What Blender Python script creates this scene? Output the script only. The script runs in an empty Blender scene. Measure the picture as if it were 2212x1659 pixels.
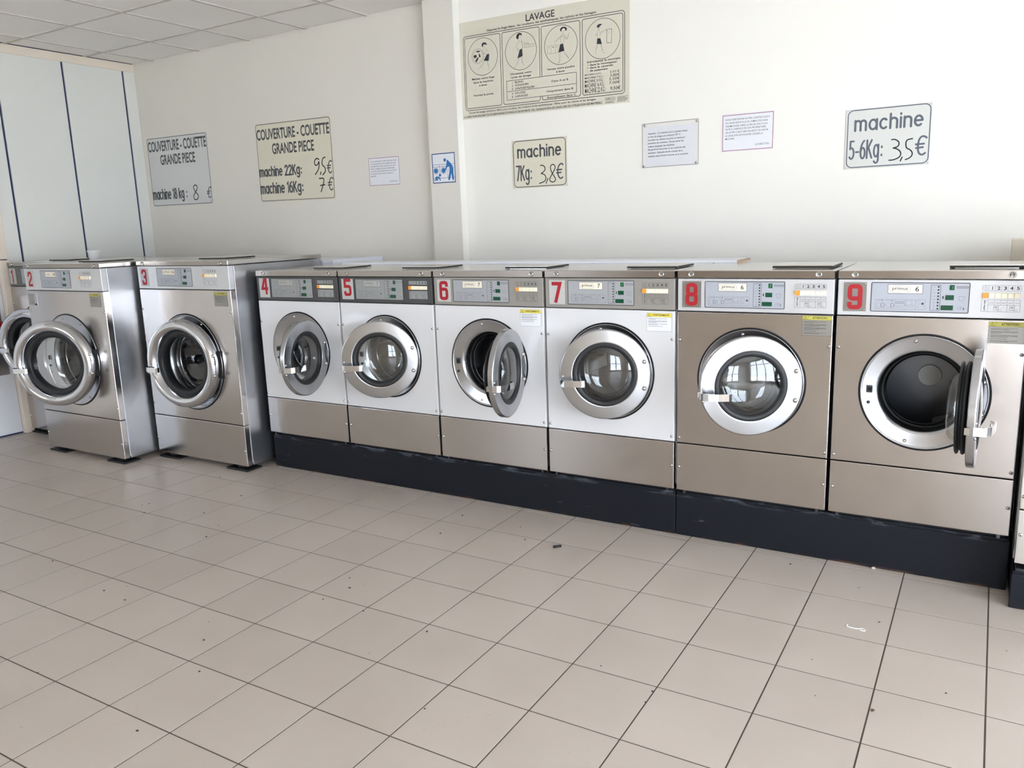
import bpy, bmesh, math, random
from mathutils import Vector, Matrix

random.seed(7)
PI = math.pi
SC = bpy.context.scene
COL = SC.collection

# ------------------------------------------------------------------ camera
W_IMG, H_IMG, F_PX = 2212, 1659, 1735.19
cam_d = bpy.data.cameras.new('camera')
cam_d.sensor_fit = 'HORIZONTAL'; cam_d.sensor_width = 36.0
cam_d.lens = 36.0 * F_PX / W_IMG
cam_d.clip_start = 0.05; cam_d.clip_end = 200
cam = bpy.data.objects.new('camera', cam_d); COL.objects.link(cam)
CR = Vector((0.8597256859651784, 0.5096298685241405, -0.03389899703193082))
CD = Vector((0.07107690453674, -0.18510022509336, -0.98014589746213))
CF = Vector((-0.50578633683915, 0.84024716826567, -0.19535833150489))
CP = Vector((4.428764, -3.408202, 1.461955))
cam.matrix_world = Matrix(((CR.x, -CD.x, -CF.x, CP.x), (CR.y, -CD.y, -CF.y, CP.y), (CR.z, -CD.z, -CF.z, CP.z), (0, 0, 0, 1)))
SC.camera = cam
# ------------------------------------------------------------------ colour management
SC.view_settings.view_transform = 'Standard'
SC.view_settings.look = 'None'
SC.view_settings.gamma = 1.0
SC.view_settings.use_curve_mapping = False
SC.view_settings.exposure = 1.55
# ------------------------------------------------------------------ room size
XL, XR, YB, YF, ZC = -1.96, 7.8, 1.17, -6.2, 2.89
# ------------------------------------------------------------------ sky: even white overcast over the street
SKY = 5.0
wd = bpy.data.worlds.new('overcast_sky'); SC.world = wd; wd.use_nodes = True
nt = wd.node_tree; bg = nt.nodes['Background']
bg.inputs[0].default_value = (0.87, 0.93, 1.06, 1); bg.inputs[1].default_value = SKY
# daylight enters through the shop window (right) and the glazed front door (behind the camera)
def portal(name, loc, rot, sx, sy):
    l = bpy.data.lights.new(name, 'AREA'); l.shape = 'RECTANGLE'; l.size = sx; l.size_y = sy
    l.cycles.is_portal = True
    o = bpy.data.objects.new(name, l); COL.objects.link(o); o.location = loc; o.rotation_euler = rot
WIN1 = (-5.6, -0.8, 0.12, 2.72)      # y0, y1, z0, z1 on the right wall
WIN2 = (4.9, 6.6, 0.05, 2.35)       # x0, x1, z0, z1 on the front wall
portal('window_daylight', (XR + 0.10, (WIN1[0] + WIN1[1]) / 2, (WIN1[2] + WIN1[3]) / 2), (0, PI / 2, 0), WIN1[3] - WIN1[2], WIN1[1] - WIN1[0])
WIN3 = (-1.4, -0.2, 1.15, 2.2)      # x0, x1, z0, z1: unseen front-wall window, added to brighten the left side
portal('added_window_daylight', ((WIN3[0] + WIN3[1]) / 2, YF - 0.10, (WIN3[2] + WIN3[3]) / 2), (PI / 2, 0, 0), WIN3[1] - WIN3[0], WIN3[3] - WIN3[2])
portal('door_daylight', ((WIN2[0] + WIN2[1]) / 2, YF - 0.10, (WIN2[2] + WIN2[3]) / 2), (PI / 2, 0, 0), WIN2[1] - WIN2[0], WIN2[3] - WIN2[2])

# the sun stands behind the building: it lights the street, never the room directly
sl = bpy.data.lights.new('sun', 'SUN'); sl.energy = 26.0; sl.angle = 0.01; sl.color = (0.98, 0.965, 1.0)
so = bpy.data.objects.new('sun', sl); COL.objects.link(so); so.rotation_euler = Vector((0.62, -0.25, -0.74)).to_track_quat('-Z', 'Y').to_euler()

# ------------------------------------------------------------------ materials
def _mat(name):
    m = bpy.data.materials.new(name); m.use_nodes = True
    return m, m.node_tree, m.node_tree.nodes['Principled BSDF']
def _n(nt, t, **kw):
    n = nt.nodes.new(t)
    for k, v in kw.items(): setattr(n, k, v)
    return n
def s2l(c):
    f = lambda v: v / 12.92 if v <= 0.04045 else ((v + 0.055) / 1.055) ** 2.4
    return tuple(f(v / 255.0) for v in c) + (1,)
def plain(name, rgb, rough=0.5, metal=0.0, var=0.0, scale=8.0, bump=0.0, bscale=60.0, spec=0.5, coat=0.0):
    m, nt, b = _mat(name); c = s2l(rgb)
    b.inputs['Base Color'].default_value = c; b.inputs['Roughness'].default_value = rough; b.inputs['Metallic'].default_value = metal
    b.inputs['Specular IOR Level'].default_value = spec; b.inputs['Coat Weight'].default_value = coat
    L = nt.links
    if var > 0 or bump > 0:
        geo = _n(nt, 'ShaderNodeNewGeometry')
    if var > 0:
        no = _n(nt, 'ShaderNodeTexNoise'); no.inputs['Scale'].default_value = scale; no.inputs['Detail'].default_value = 5
        L.new(geo.outputs['Position'], no.inputs['Vector'])
        mx = _n(nt, 'ShaderNodeMix', data_type='RGBA')
        mx.inputs[6].default_value = tuple(v * (1 - var) for v in c[:3]) + (1,); mx.inputs[7].default_value = tuple(min(1, v * (1 + var)) for v in c[:3]) + (1,)
        L.new(no.outputs['Fac'], mx.inputs[0]); L.new(mx.outputs[2], b.inputs['Base Color'])
    if bump > 0:
        nb = _n(nt, 'ShaderNodeTexNoise'); nb.inputs['Scale'].default_value = bscale; nb.inputs['Detail'].default_value = 4
        bp = _n(nt, 'ShaderNodeBump'); bp.inputs['Strength'].default_value = bump; bp.inputs['Distance'].default_value = 0.004
        L.new(geo.outputs['Position'], nb.inputs['Vector']); L.new(nb.outputs['Fac'], bp.inputs['Height']); L.new(bp.outputs['Normal'], b.inputs['Normal'])
    return m
def steel(name, rgb, rough, var=0.10, wave=0.0, stretch=(26, 26, 1.2)):
    """brushed stainless steel: vertical grain, cloudy wiped patches"""
    m, nt, b = _mat(name); L = nt.links; c = s2l(rgb)
    b.inputs['Metallic'].default_value = 1.0
    geo = _n(nt, 'ShaderNodeNewGeometry')
    n2 = _n(nt, 'ShaderNodeTexNoise'); n2.inputs['Scale'].default_value = 4.5; n2.inputs['Detail'].default_value = 4; n2.inputs['Distortion'].default_value = 0.6
    L.new(geo.outputs['Position'], n2.inputs['Vector'])
    mx = _n(nt, 'ShaderNodeMix', data_type='RGBA')
    mx.inputs[6].default_value = tuple(v * (1 - var) for v in c[:3]) + (1,); mx.inputs[7].default_value = tuple(min(1, v * (1 + var)) for v in c[:3]) + (1,)
    L.new(n2.outputs['Fac'], mx.inputs[0]); L.new(mx.outputs[2], b.inputs['Base Color'])
    ad = _n(nt, 'ShaderNodeMath', operation='MULTIPLY_ADD'); ad.inputs[1].default_value = 0.10; ad.inputs[2].default_value = rough - 0.05
    L.new(n2.outputs['Fac'], ad.inputs[0])
    L.new(ad.outputs[0], b.inputs['Roughness'])
    if wave > 0:
        bp = _n(nt, 'ShaderNodeBump'); bp.inputs['Strength'].default_value = wave; bp.inputs['Distance'].default_value = 0.01
        L.new(n2.outputs['Fac'], bp.inputs['Height']); L.new(bp.outputs['Normal'], b.inputs['Normal'])
    return m
def perforated(name, rgb, uv):
    m, nt, b = _mat(name); L = nt.links; c = s2l(rgb)
    b.inputs['Metallic'].default_value = 1.0; b.inputs['Roughness'].default_value = 0.25
    if uv: src = _n(nt, 'ShaderNodeUVMap').outputs[0]
    else:
        tc = _n(nt, 'ShaderNodeTexCoord'); sp = _n(nt, 'ShaderNodeSeparateXYZ'); cb = _n(nt, 'ShaderNodeCombineXYZ')
        L.new(tc.outputs['Object'], sp.inputs[0]); L.new(sp.outputs['X'], cb.inputs['X']); L.new(sp.outputs['Z'], cb.inputs['Y']); src = cb.outputs[0]
    mp = _n(nt, 'ShaderNodeMapping'); mp.inputs['Rotation'].default_value = (0, 0, PI / 4); mp.inputs['Scale'].default_value = (95, 95, 95)
    L.new(src, mp.inputs['Vector'])
    vo = _n(nt, 'ShaderNodeTexVoronoi', voronoi_dimensions='2D'); vo.inputs['Randomness'].default_value = 0.0; vo.inputs['Scale'].default_value = 1.0
    L.new(mp.outputs[0], vo.inputs['Vector'])
    rp = _n(nt, 'ShaderNodeMapRange'); rp.inputs['From Min'].default_value = 0.24; rp.inputs['From Max'].default_value = 0.34
    L.new(vo.outputs['Distance'], rp.inputs['Value'])
    mx = _n(nt, 'ShaderNodeMix', data_type='RGBA'); mx.inputs[6].default_value = (0.01, 0.01, 0.01, 1); mx.inputs[7].default_value = c
    L.new(rp.outputs[0], mx.inputs[0]); L.new(mx.outputs[2], b.inputs['Base Color'])
    bp = _n(nt, 'ShaderNodeBump'); bp.inputs['Strength'].default_value = 0.5; bp.inputs['Distance'].default_value = 0.002
    L.new(rp.outputs[0], bp.inputs['Height']); L.new(bp.outputs['Normal'], b.inputs['Normal'])
    return m
def glass(name, tint, rough=0.02, mn=0.04, mxv=0.9):
    """thin clear pane: clear body plus a Fresnel surface reflection"""
    m = bpy.data.materials.new(name); m.use_nodes = True; nt = m.node_tree; nt.nodes.clear(); L = nt.links
    out = _n(nt, 'ShaderNodeOutputMaterial'); tr = _n(nt, 'ShaderNodeBsdfTransparent'); gl = _n(nt, 'ShaderNodeBsdfGlossy'); mx = _n(nt, 'ShaderNodeMixShader')
    lw = _n(nt, 'ShaderNodeLayerWeight'); lw.inputs['Blend'].default_value = 0.5
    fr = _n(nt, 'ShaderNodeMath', operation='POWER'); fr.inputs[1].default_value = 4.0; L.new(lw.outputs['Facing'], fr.inputs[0])
    ad = _n(nt, 'ShaderNodeMath', operation='MULTIPLY_ADD'); ad.inputs[1].default_value = mxv; ad.inputs[2].default_value = mn; ad.use_clamp = True
    tr.inputs[0].default_value = tint; gl.inputs['Roughness'].default_value = rough; gl.inputs[0].default_value = (1, 1, 1, 1)
    L.new(fr.outputs[0], ad.inputs[0]); L.new(ad.outputs[0], mx.inputs[0]); L.new(tr.outputs[0], mx.inputs[1]); L.new(gl.outputs[0], mx.inputs[2]); L.new(mx.outputs[0], out.inputs[0])
    return m
def tile_mat():
    m, nt, b = _mat('floor_tile'); L = nt.links
    geo = _n(nt, 'ShaderNodeNewGeometry'); oi = _n(nt, 'ShaderNodeObjectInfo')
    n1 = _n(nt, 'ShaderNodeTexNoise'); n1.inputs['Scale'].default_value = 3.2; n1.inputs['Detail'].default_value = 6; L.new(geo.outputs['Position'], n1.inputs['Vector'])
    n2 = _n(nt, 'ShaderNodeTexNoise'); n2.inputs['Scale'].default_value = 55; n2.inputs['Detail'].default_value = 5; n2.inputs['Distortion'].default_value = 1.5
    mp = _n(nt, 'ShaderNodeMapping'); mp.inputs['Scale'].default_value = (1, 0.45, 1); mp.inputs['Rotation'].default_value = (0, 0, 0.9)
    L.new(geo.outputs['Position'], mp.inputs['Vector']); L.new(mp.outputs[0], n2.inputs['Vector'])
    n3 = _n(nt, 'ShaderNodeTexNoise'); n3.inputs['Scale'].default_value = 1.1; n3.inputs['Detail'].default_value = 3; L.new(geo.outputs['Position'], n3.inputs['Vector'])
    base = _n(nt, 'ShaderNodeMix', data_type='RGBA'); base.inputs[6].default_value = s2l((177, 165, 153)); base.inputs[7].default_value = s2l((190, 179, 169))
    L.new(n1.outputs['Fac'], base.inputs[0])
    hv = _n(nt, 'ShaderNodeMath', operation='MULTIPLY_ADD'); hv.inputs[1].default_value = 0.07; hv.inputs[2].default_value = 0.965; L.new(oi.outputs['Random'], hv.inputs[0])
    m1 = _n(nt, 'ShaderNodeMix', data_type='RGBA', blend_type='MULTIPLY'); m1.inputs[0].default_value = 1.0
    L.new(base.outputs[2], m1.inputs[6]); L.new(hv.outputs[0], m1.inputs[7])
    # scuffs: thin dark flecks that gather in patches
    r2 = _n(nt, 'ShaderNodeMapRange'); r2.inputs['From Min'].default_value = 0.66; r2.inputs['From Max'].default_value = 0.78; L.new(n2.outputs['Fac'], r2.inputs['Value'])
    r3 = _n(nt, 'ShaderNodeMapRange'); r3.inputs['From Min'].default_value = 0.50; r3.inputs['From Max'].default_value = 0.70; L.new(n3.outputs['Fac'], r3.inputs['Value'])
    mu = _n(nt, 'ShaderNodeMath', operation='MULTIPLY'); L.new(r2.outputs[0], mu.inputs[0]); L.new(r3.outputs[0], mu.inputs[1])
    m3 = _n(nt, 'ShaderNodeMath', operation='MULTIPLY'); m3.inputs[1].default_value = 0.5; L.new(mu.outputs[0], m3.inputs[0])
    m2 = _n(nt, 'ShaderNodeMix', data_type='RGBA'); m2.inputs[7].default_value = s2l((120, 108, 98)); L.new(m3.outputs[0], m2.inputs[0]); L.new(m1.outputs[2], m2.inputs[6])
    L.new(m2.outputs[2], b.inputs['Base Color'])
    ro = _n(nt, 'ShaderNodeMath', operation='MULTIPLY_ADD'); ro.inputs[1].default_value = 0.22; ro.inputs[2].default_value = 0.24; L.new(n1.outputs['Fac'], ro.inputs[0]); L.new(ro.outputs[0], b.inputs['Roughness'])
    b.inputs['Specular IOR Level'].default_value = 0.6
    return m
def scuffed_black():
    m, nt, b = _mat('black_paint'); L = nt.links
    geo = _n(nt, 'ShaderNodeNewGeometry')
    n = _n(nt, 'ShaderNodeTexNoise'); n.inputs['Scale'].default_value = 14; n.inputs['Detail'].default_value = 8; n.inputs['Distortion'].default_value = 0.8
    mp = _n(nt, 'ShaderNodeMapping'); mp.inputs['Scale'].default_value = (0.5, 1, 2.0); L.new(geo.outputs['Position'], mp.inputs['Vector']); L.new(mp.outputs[0], n.inputs['Vector'])
    r = _n(nt, 'ShaderNodeMapRange'); r.inputs['From Min'].default_value = 0.69; r.inputs['From Max'].default_value = 0.76; L.new(n.outputs['Fac'], r.inputs['Value'])
    sp = _n(nt, 'ShaderNodeSeparateXYZ'); L.new(geo.outputs['Position'], sp.inputs[0])
    rz = _n(nt, 'ShaderNodeMapRange'); rz.inputs['From Min'].default_value = 0.013; rz.inputs['From Max'].default_value = 0.0; L.new(sp.outputs['Z'], rz.inputs['Value'])
    n2 = _n(nt, 'ShaderNodeTexNoise'); n2.inputs['Scale'].default_value = 9; n2.inputs['Detail'].default_value = 5; L.new(geo.outputs['Position'], n2.inputs['Vector'])
    r4 = _n(nt, 'ShaderNodeMapRange'); r4.inputs['From Min'].default_value = 0.52; r4.inputs['From Max'].default_value = 0.66; L.new(n2.outputs['Fac'], r4.inputs['Value'])
    mr = _n(nt, 'ShaderNodeMath', operation='MULTIPLY'); L.new(rz.outputs[0], mr.inputs[0]); L.new(r4.outputs[0], mr.inputs[1])
    mx = _n(nt, 'ShaderNodeMix', data_type='RGBA'); mx.inputs[6].default_value = s2l((19, 22, 28)); mx.inputs[7].default_value = s2l((78, 82, 88)); L.new(r.outputs[0], mx.inputs[0])
    # worn paint along the top ridge
    rt = _n(nt, 'ShaderNodeMapRange'); rt.inputs['From Min'].default_value = 0.186; rt.inputs['From Max'].default_value = 0.202; L.new(sp.outputs['Z'], rt.inputs['Value'])
    rw = _n(nt, 'ShaderNodeMapRange'); rw.inputs['From Min'].default_value = 0.50; rw.inputs['From Max'].default_value = 0.62; L.new(n.outputs['Fac'], rw.inputs['Value'])
    mw = _n(nt, 'ShaderNodeMath', operation='MULTIPLY'); L.new(rt.outputs[0], mw.inputs[0]); L.new(rw.outputs[0], mw.inputs[1])
    m4 = _n(nt, 'ShaderNodeMix', data_type='RGBA'); m4.inputs[7].default_value = s2l((74, 78, 86)); L.new(mw.outputs[0], m4.inputs[0]); L.new(mx.outputs[2], m4.inputs[6]); mx = m4
    m2 = _n(nt, 'ShaderNodeMix', data_type='RGBA'); m2.inputs[7].default_value = s2l((96, 62, 42)); L.new(mr.outputs[0], m2.inputs[0]); L.new(mx.outputs[2], m2.inputs[6])
    L.new(m2.outputs[2], b.inputs['Base Color']); b.inputs['Roughness'].default_value = 0.6; b.inputs['Specular IOR Level'].default_value = 0.22
    return m

def lamp(name, rgb, st):
    m, nt, b = _mat(name); b.inputs['Base Color'].default_value = s2l(rgb); b.inputs['Emission Color'].default_value = s2l(rgb); b.inputs['Emission Strength'].default_value = st; return m
MT = dict(
    led_on=lamp('lit_green_segment', (60, 190, 80), 0.15),
    wall=plain('cream_wall_paint', (232, 229, 221), 0.62, var=0.025, scale=1.6, bump=0.05, bscale=35),
    wall_cream=plain('cream_wall_section', (219, 214, 204), 0.62, var=0.03, scale=1.6, bump=0.05, bscale=35),
    cream=plain('cream_gloss_paint', (220, 208, 192), 0.45, var=0.05, scale=6),
    far_wall=plain('far_wall_paint', (212, 198, 180), 0.7, var=0.03, scale=1.0),
    ceiling=plain('ceiling_tile', (240, 236, 230), 0.9, bump=0.06, bscale=160),
    rail=plain('ceiling_rail', (200, 194, 186), 0.6),  # shade on the rails is put into this darker grey
    laminate=plain('white_laminate', (217, 217, 211), 0.16, var=0.01, scale=2),
    joint=plain('dark_blue_joint', (34, 44, 84), 0.6),
    tile=tile_mat(),
    grout=plain('grout', (84, 74, 66), 0.9, var=0.12, scale=12),
    steel=steel('brushed_steel', (194, 189, 186), 0.20, var=0.06),
    steel_light=steel('brushed_steel_light', (205, 202, 198), 0.22),
    steel_side=steel('steel_side_panel', (178, 180, 184), 0.36, var=0.05),
    steel_top=steel('steel_top', (214, 212, 208), 0.20),
    polished=plain('polished_steel', (206, 208, 213), 0.10, 1.0),
    ring=steel('spun_steel_ring', (184, 185, 188), 0.24, var=0.04),
    chrome=plain('chrome', (225, 226, 228), 0.05, 1.0),
    screw=plain('bright_screw', (200, 198, 194), 0.18, 1.0),
    white=plain('white_enamel', (214, 213, 213), 0.28, coat=0.4),
    pan_dark=plain('charcoal_panel_paint', (66, 65, 65), 0.45),
    pan_olive=plain('olive_grey_panel_paint', (104, 104, 94), 0.45),
    pan_taupe=plain('taupe_panel_paint', (143, 138, 131), 0.40, var=0.01),
    pan_silver=plain('silver_panel_paint', (198, 198, 198), 0.34, 0.25),
    disp=plain('grey_overlay', (166, 169, 176), 0.38),
    disp_warm=plain('grey_overlay_worn', (146, 147, 146), 0.38),
    disp_n=plain('neutral_grey_overlay', (158, 159, 161), 0.38),
    steel_trim=steel('lid_trim_steel', (158, 151, 145), 0.22, var=0.05),
    disp_line=plain('overlay_black_line', (26, 27, 30), 0.5),
    print_grey=plain('overlay_grey_print', (104, 106, 112), 0.5),
    print_light=plain('overlay_light_print', (192, 194, 198), 0.5),
    cream_pl=plain('cream_label', (236, 228, 208), 0.4),
    cream_worn=plain('worn_label', (172, 170, 164), 0.4),
    screen=plain('green_screen', (20, 74, 50), 0.15),
    black=plain('black_rubber', (22, 23, 25), 0.5),
    blackgap=plain('black_frame', (14, 14, 15), 0.7),
    btn_orange=plain('orange_button', (232, 150, 48), 0.35),
    btn_cream=plain('cream_button', (240, 230, 204), 0.35),
    red=plain('red_digit', (160, 14, 28), 0.5),
    plate_w=plain('pale_number_plate', (184, 182, 178), 0.4),
    plate_m=plain('metal_number_plate', (150, 146, 142), 0.32, 0.8),
    yellow=plain('yellow_label', (226, 208, 84), 0.45),
    yellow_old=plain('aged_yellow_label', (188, 180, 74), 0.45),
    paper=plain('white_paper', (224, 224, 228), 0.6),
    sticker_steel=plain('clear_label_on_steel', (150, 146, 140), 0.4, 0.5),
    ink=plain('dark_ink', (44, 47, 54), 0.6),
    ink_grey=plain('grey_blue_letters', (88, 94, 104), 0.55),
    ink_dark=plain('charcoal_letters', (66, 70, 74), 0.55),
    marker=plain('black_marker', (14, 14, 16), 0.5),
    board_cream=plain('cream_sign_board', (214, 208, 188), 0.35),
    board_pale=plain('pale_sign_board', (208, 208, 202), 0.35),
    board_grey=plain('greyed_sign_board', (206, 205, 202), 0.35),
    poster=plain('poster_film', (212, 207, 190), 0.16, coat=0.3),
    red_line=plain('dark_red_line', (138, 52, 64), 0.6),
    blue=plain('blue_print', (28, 104, 168), 0.5),
    blue_dark=plain('dark_blue_print', (34, 74, 118), 0.5),
    acrylic=glass('clear_acrylic', (0.985, 0.985, 0.985, 1), 0.03, 0.02, 0.4),
    door_glass=glass('door_glass', (0.93, 0.95, 0.95, 1), 0.01, 0.07, 0.8),
    pane=glass('window_pane', (0.96, 0.98, 0.98, 1), 0.0, 0.0, 0.9),
    drum=perforated('perforated_drum', (150, 150, 152), True),
    drum_back=perforated('perforated_drum_back', (150, 150, 152), False),
    drum_dark=plain('smooth_drum_steel', (96, 98, 102), 0.30, 1.0),
    hub=plain('drum_hub', (206, 204, 200), 0.5),
    plinth=scuffed_black(),
    cup=plain('white_plastic', (232, 233, 234), 0.3),
    board_white=plain('white_board', (226, 228, 234), 0.35),
    chip=plain('bare_chipboard', (186, 158, 132), 0.8, var=0.15, scale=120),
    beige_board=plain('beige_board', (214, 203, 184), 0.6),
    alu=plain('window_frame_alu', (150, 150, 150), 0.4, 0.8),
    street=plain('street_paving', (184, 184, 184), 0.9),
    brown=plain('brown_crumb', (96, 68, 50), 0.8),
    stone=plain('grey_crumb', (168, 164, 154), 0.8),
    door_white=plain('white_door_leaf', (216, 217, 220), 0.4),
)

# ------------------------------------------------------------------ mesh helpers
class MB:
    """collects geometry, then build() links it as ONE mesh object"""
    def __init__(s): s.v = []; s.f = []; s.sm = []; s.uv = {}
    def add(s, vs, fs, smooth=False):
        o = len(s.v); s.v += [tuple(v) for v in vs]
        for f in fs: s.f.append(tuple(i + o for i in f)); s.sm.append(smooth)
        return s
    def box(s, x0, x1, y0, y1, z0, z1, b=0.0):
        if b <= 0:
            v = [(x, y, z) for x in (x0, x1) for y in (y0, y1) for z in (z0, z1)]
            return s.add(v, [(0, 1, 3, 2), (4, 6, 7, 5), (0, 4, 5, 1), (2, 3, 7, 6), (0, 2, 6, 4), (1, 5, 7, 3)])
        bm = bmesh.new(); bmesh.ops.create_cube(bm, size=1.0)
        for q in bm.verts: q.co = Vector(((x0 + x1) / 2 + q.co.x * (x1 - x0), (y0 + y1) / 2 + q.co.y * (y1 - y0), (z0 + z1) / 2 + q.co.z * (z1 - z0)))
        bmesh.ops.bevel(bm, geom=list(bm.edges), offset=b, segments=2, profile=0.5, affect='EDGES')
        bm.verts.index_update()
        s.add([q.co[:] for q in bm.verts], [[q.index for q in f.verts] for f in bm.faces]); bm.free(); return s
    def lathe(s, prof, n=64, c=(0, 0, 0), smooth=True, uv=False, closed=False):
        """prof: (r, y) points turned about the y axis through c"""
        vs = []; o = len(s.v)
        for r, y in prof:
            for k in range(n):
                a = 2 * PI * k / n; vs.append((c[0] + r * math.cos(a), c[1] + y, c[2] + r * math.sin(a)))
        fs = []; m = len(prof)
        ln = [0.0]
        for i in range(1, m): ln.append(ln[-1] + math.hypot(prof[i][0] - prof[i - 1][0], prof[i][1] - prof[i - 1][1]))
        rng = range(m) if closed else range(m - 1)
        for i in rng:
            j = (i + 1) % m
            for k in range(n):
                q = (k + 1) % n
                fs.append((i * n + k, i * n + q, j * n + q, j * n + k))
                if uv:
                    rr = max(p[0] for p in prof); u0 = 2 * PI * rr * k / n; u1 = 2 * PI * rr * (k + 1) / n
                    s.uv[len(s.f) + len(fs) - 1] = [(u0, ln[i]), (u1, ln[i]), (u1, ln[j]), (u0, ln[j])]
        return s.add(vs, fs, smooth)
    def disc(s, r, y, n=48, c=(0, 0, 0)):
        return s.add([(c[0] + r * math.cos(2 * PI * k / n), c[1] + y, c[2] + r * math.sin(2 * PI * k / n)) for k in range(n)], [tuple(range(n))])
    def poly(s, pts, y=0.0):
        """flat filled outline in the x-z plane (concave allowed), facing -y"""
        from mathutils.geometry import tessellate_polygon
        t = tessellate_polygon([[Vector((p[0], p[1], 0)) for p in pts]])
        return s.add([(p[0], y, p[1]) for p in pts], [tuple(f) for f in t])
    def rect(s, x0, x1, z0, z1, y=0.0): return s.add([(x0, y, z0), (x1, y, z0), (x1, y, z1), (x0, y, z1)], [(0, 1, 2, 3)])
    def strip(s, pts, w, y=0.0, closed=False):
        """line of width w along pts in the x-z plane, mitred"""
        P = [Vector((p[0], p[1])) for p in pts]; Q = [P[0]]
        for p in P[1:]:
            if (p - Q[-1]).length > 1e-6: Q.append(p)
        if closed and (Q[0] - Q[-1]).length < 1e-6: Q.pop()
        n = len(Q); vs = []
        for i, p in enumerate(Q):
            if closed: a = (p - Q[i - 1]); b = (Q[(i + 1) % n] - p)
            else: a = p - Q[i - 1] if i else Q[1] - p; b = Q[i + 1] - p if i < n - 1 else p - Q[i - 1]
            a = a.normalized(); b = b.normalized(); t = a + b
            t = t.normalized() if t.length > 1e-6 else a
            nn = Vector((-t.y, t.x)); k = max(0.5, abs(nn.dot(Vector((-a.y, a.x)))))
            h = w / 2 / k; vs += [(p.x + nn.x * h, y, p.y + nn.y * h), (p.x - nn.x * h, y, p.y - nn.y * h)]
        fs = [(2 * i, 2 * i + 1, 2 * ((i + 1) % n) + 1, 2 * ((i + 1) % n)) for i in range(n if closed else n - 1)]
        return s.add(vs, fs)
    def tube(s, pts, r, n=8):
        P = [Vector(p) for p in pts]; vs = []; m = len(P)
        for i, p in enumerate(P):
            d = ((P[i + 1] if i < m - 1 else p) - (P[i - 1] if i else p)).normalized()
            u = d.orthogonal().normalized() if i == 0 else (u - d * u.dot(d)).normalized(); w = d.cross(u)
            for k in range(n): a = 2 * PI * k / n; vs.append(p + (u * math.cos(a) + w * math.sin(a)) * r)
        fs = [(i * n + k, i * n + (k + 1) % n, (i + 1) * n + (k + 1) % n, (i + 1) * n + k) for i in range(m - 1) for k in range(n)]
        fs += [tuple(range(n)), tuple(range((m - 1) * n, m * n))]
        return s.add(vs, fs, True)
    def text(s, d, x0, x1, zb, cap, y=0.0, bold=0.0, slant=0.0, res=2):
        """lettering set between x0 and x1 on baseline zb with capital height cap"""
        vs, fs = glyphs(d, bold, res); xa = min(v[0] for v in vs); xb = max(v[0] for v in vs)
        kx = (x1 - x0) / (xb - xa); kz = cap / CAPH
        if d == '1': xm = (x0 + x1) / 2; kx = kz; x0 = xm - (xb - xa) * kx / 2
        return s.add([(x0 + (v[0] - xa) * kx + slant * v[1] * kz, y, zb + v[1] * kz) for v in vs], fs)
    def rrect(s, x0, x1, z0, z1, r, w, y=0.0): return s.strip(rr_pts(x0, x1, z0, z1, r), w, y, True)
    def mesh(s, name):
        me = bpy.data.meshes.new(name); me.from_pydata(s.v, [], s.f); me.update()
        me.polygons.foreach_set('use_smooth', s.sm)
        if s.uv:
            ul = me.uv_layers.new(name='UVMap')
            for fi, co in s.uv.items():
                p = me.polygons[fi]
                for li, c in zip(p.loop_indices, co): ul.data[li].uv = c
        return me
    def build(s, name, mat, parent=None, loc=None, label=None, fix=True):
        me = s.mesh(name); me.materials.append(MT[mat])
        if fix and len(s.f) > 1:
            bm = bmesh.new(); bm.from_mesh(me); bmesh.ops.recalc_face_normals(bm, faces=bm.faces); bm.to_mesh(me); bm.free()
        return link(name, me, parent, loc, label)
def link(name, me, parent=None, loc=None, label=None):
    o = bpy.data.objects.new(name, me); COL.objects.link(o)
    if parent is not None: o.parent = parent
    if loc is not None: o.location = loc
    if label: o['label'] = label
    return o
def empty(name, loc, label, cat, group=None, rot=(0, 0, 0)):
    o = bpy.data.objects.new(name, None); COL.objects.link(o); o.location = loc; o.rotation_euler = rot
    o.empty_display_size = 0.1
    return tag(o, label, cat, group)
def tag(o, label, cat, group=None, kind=None):
    o['label'] = label; o['category'] = cat
    if group: o['group'] = group
    if kind: o['kind'] = kind
    return o
def structure(o): o['kind'] = 'structure'; return o
def rr_pts(x0, x1, z0, z1, r, n=5):
    P = []
    for cx, cz, a0 in ((x1 - r, z1 - r, 0), (x0 + r, z1 - r, PI / 2), (x0 + r, z0 + r, PI), (x1 - r, z0 + r, 1.5 * PI)):
        for k in range(n + 1): a = a0 + PI / 2 * k / n; P.append((cx + r * math.cos(a), cz + r * math.sin(a)))
    return P
def fillet(P, r, closed=False, n=4):
    P = [Vector(p) for p in P]; out = []; m = len(P)
    for i, p in enumerate(P):
        if not closed and i in (0, m - 1): out.append(p); continue
        a = P[i - 1] - p; b = P[(i + 1) % m] - p; k = min(r, a.length * 0.45, b.length * 0.45)
        A = p + a.normalized() * k; B = p + b.normalized() * k
        for j in range(n + 1): t = j / n; out.append((1 - t) ** 2 * A + 2 * t * (1 - t) * p + t * t * B)
    return [tuple(q) for q in out]
def smooth_pts(P, it=2):
    """corner cutting, ends kept: a hand-drawn line"""
    P = [Vector(p) for p in P]
    for _ in range(it):
        Q = [P[0]]
        for a, b in zip(P, P[1:]): Q += [a * 0.75 + b * 0.25, a * 0.25 + b * 0.75]
        P = Q + [P[-1]]
    return [tuple(p) for p in P]
_gl = {}
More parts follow.
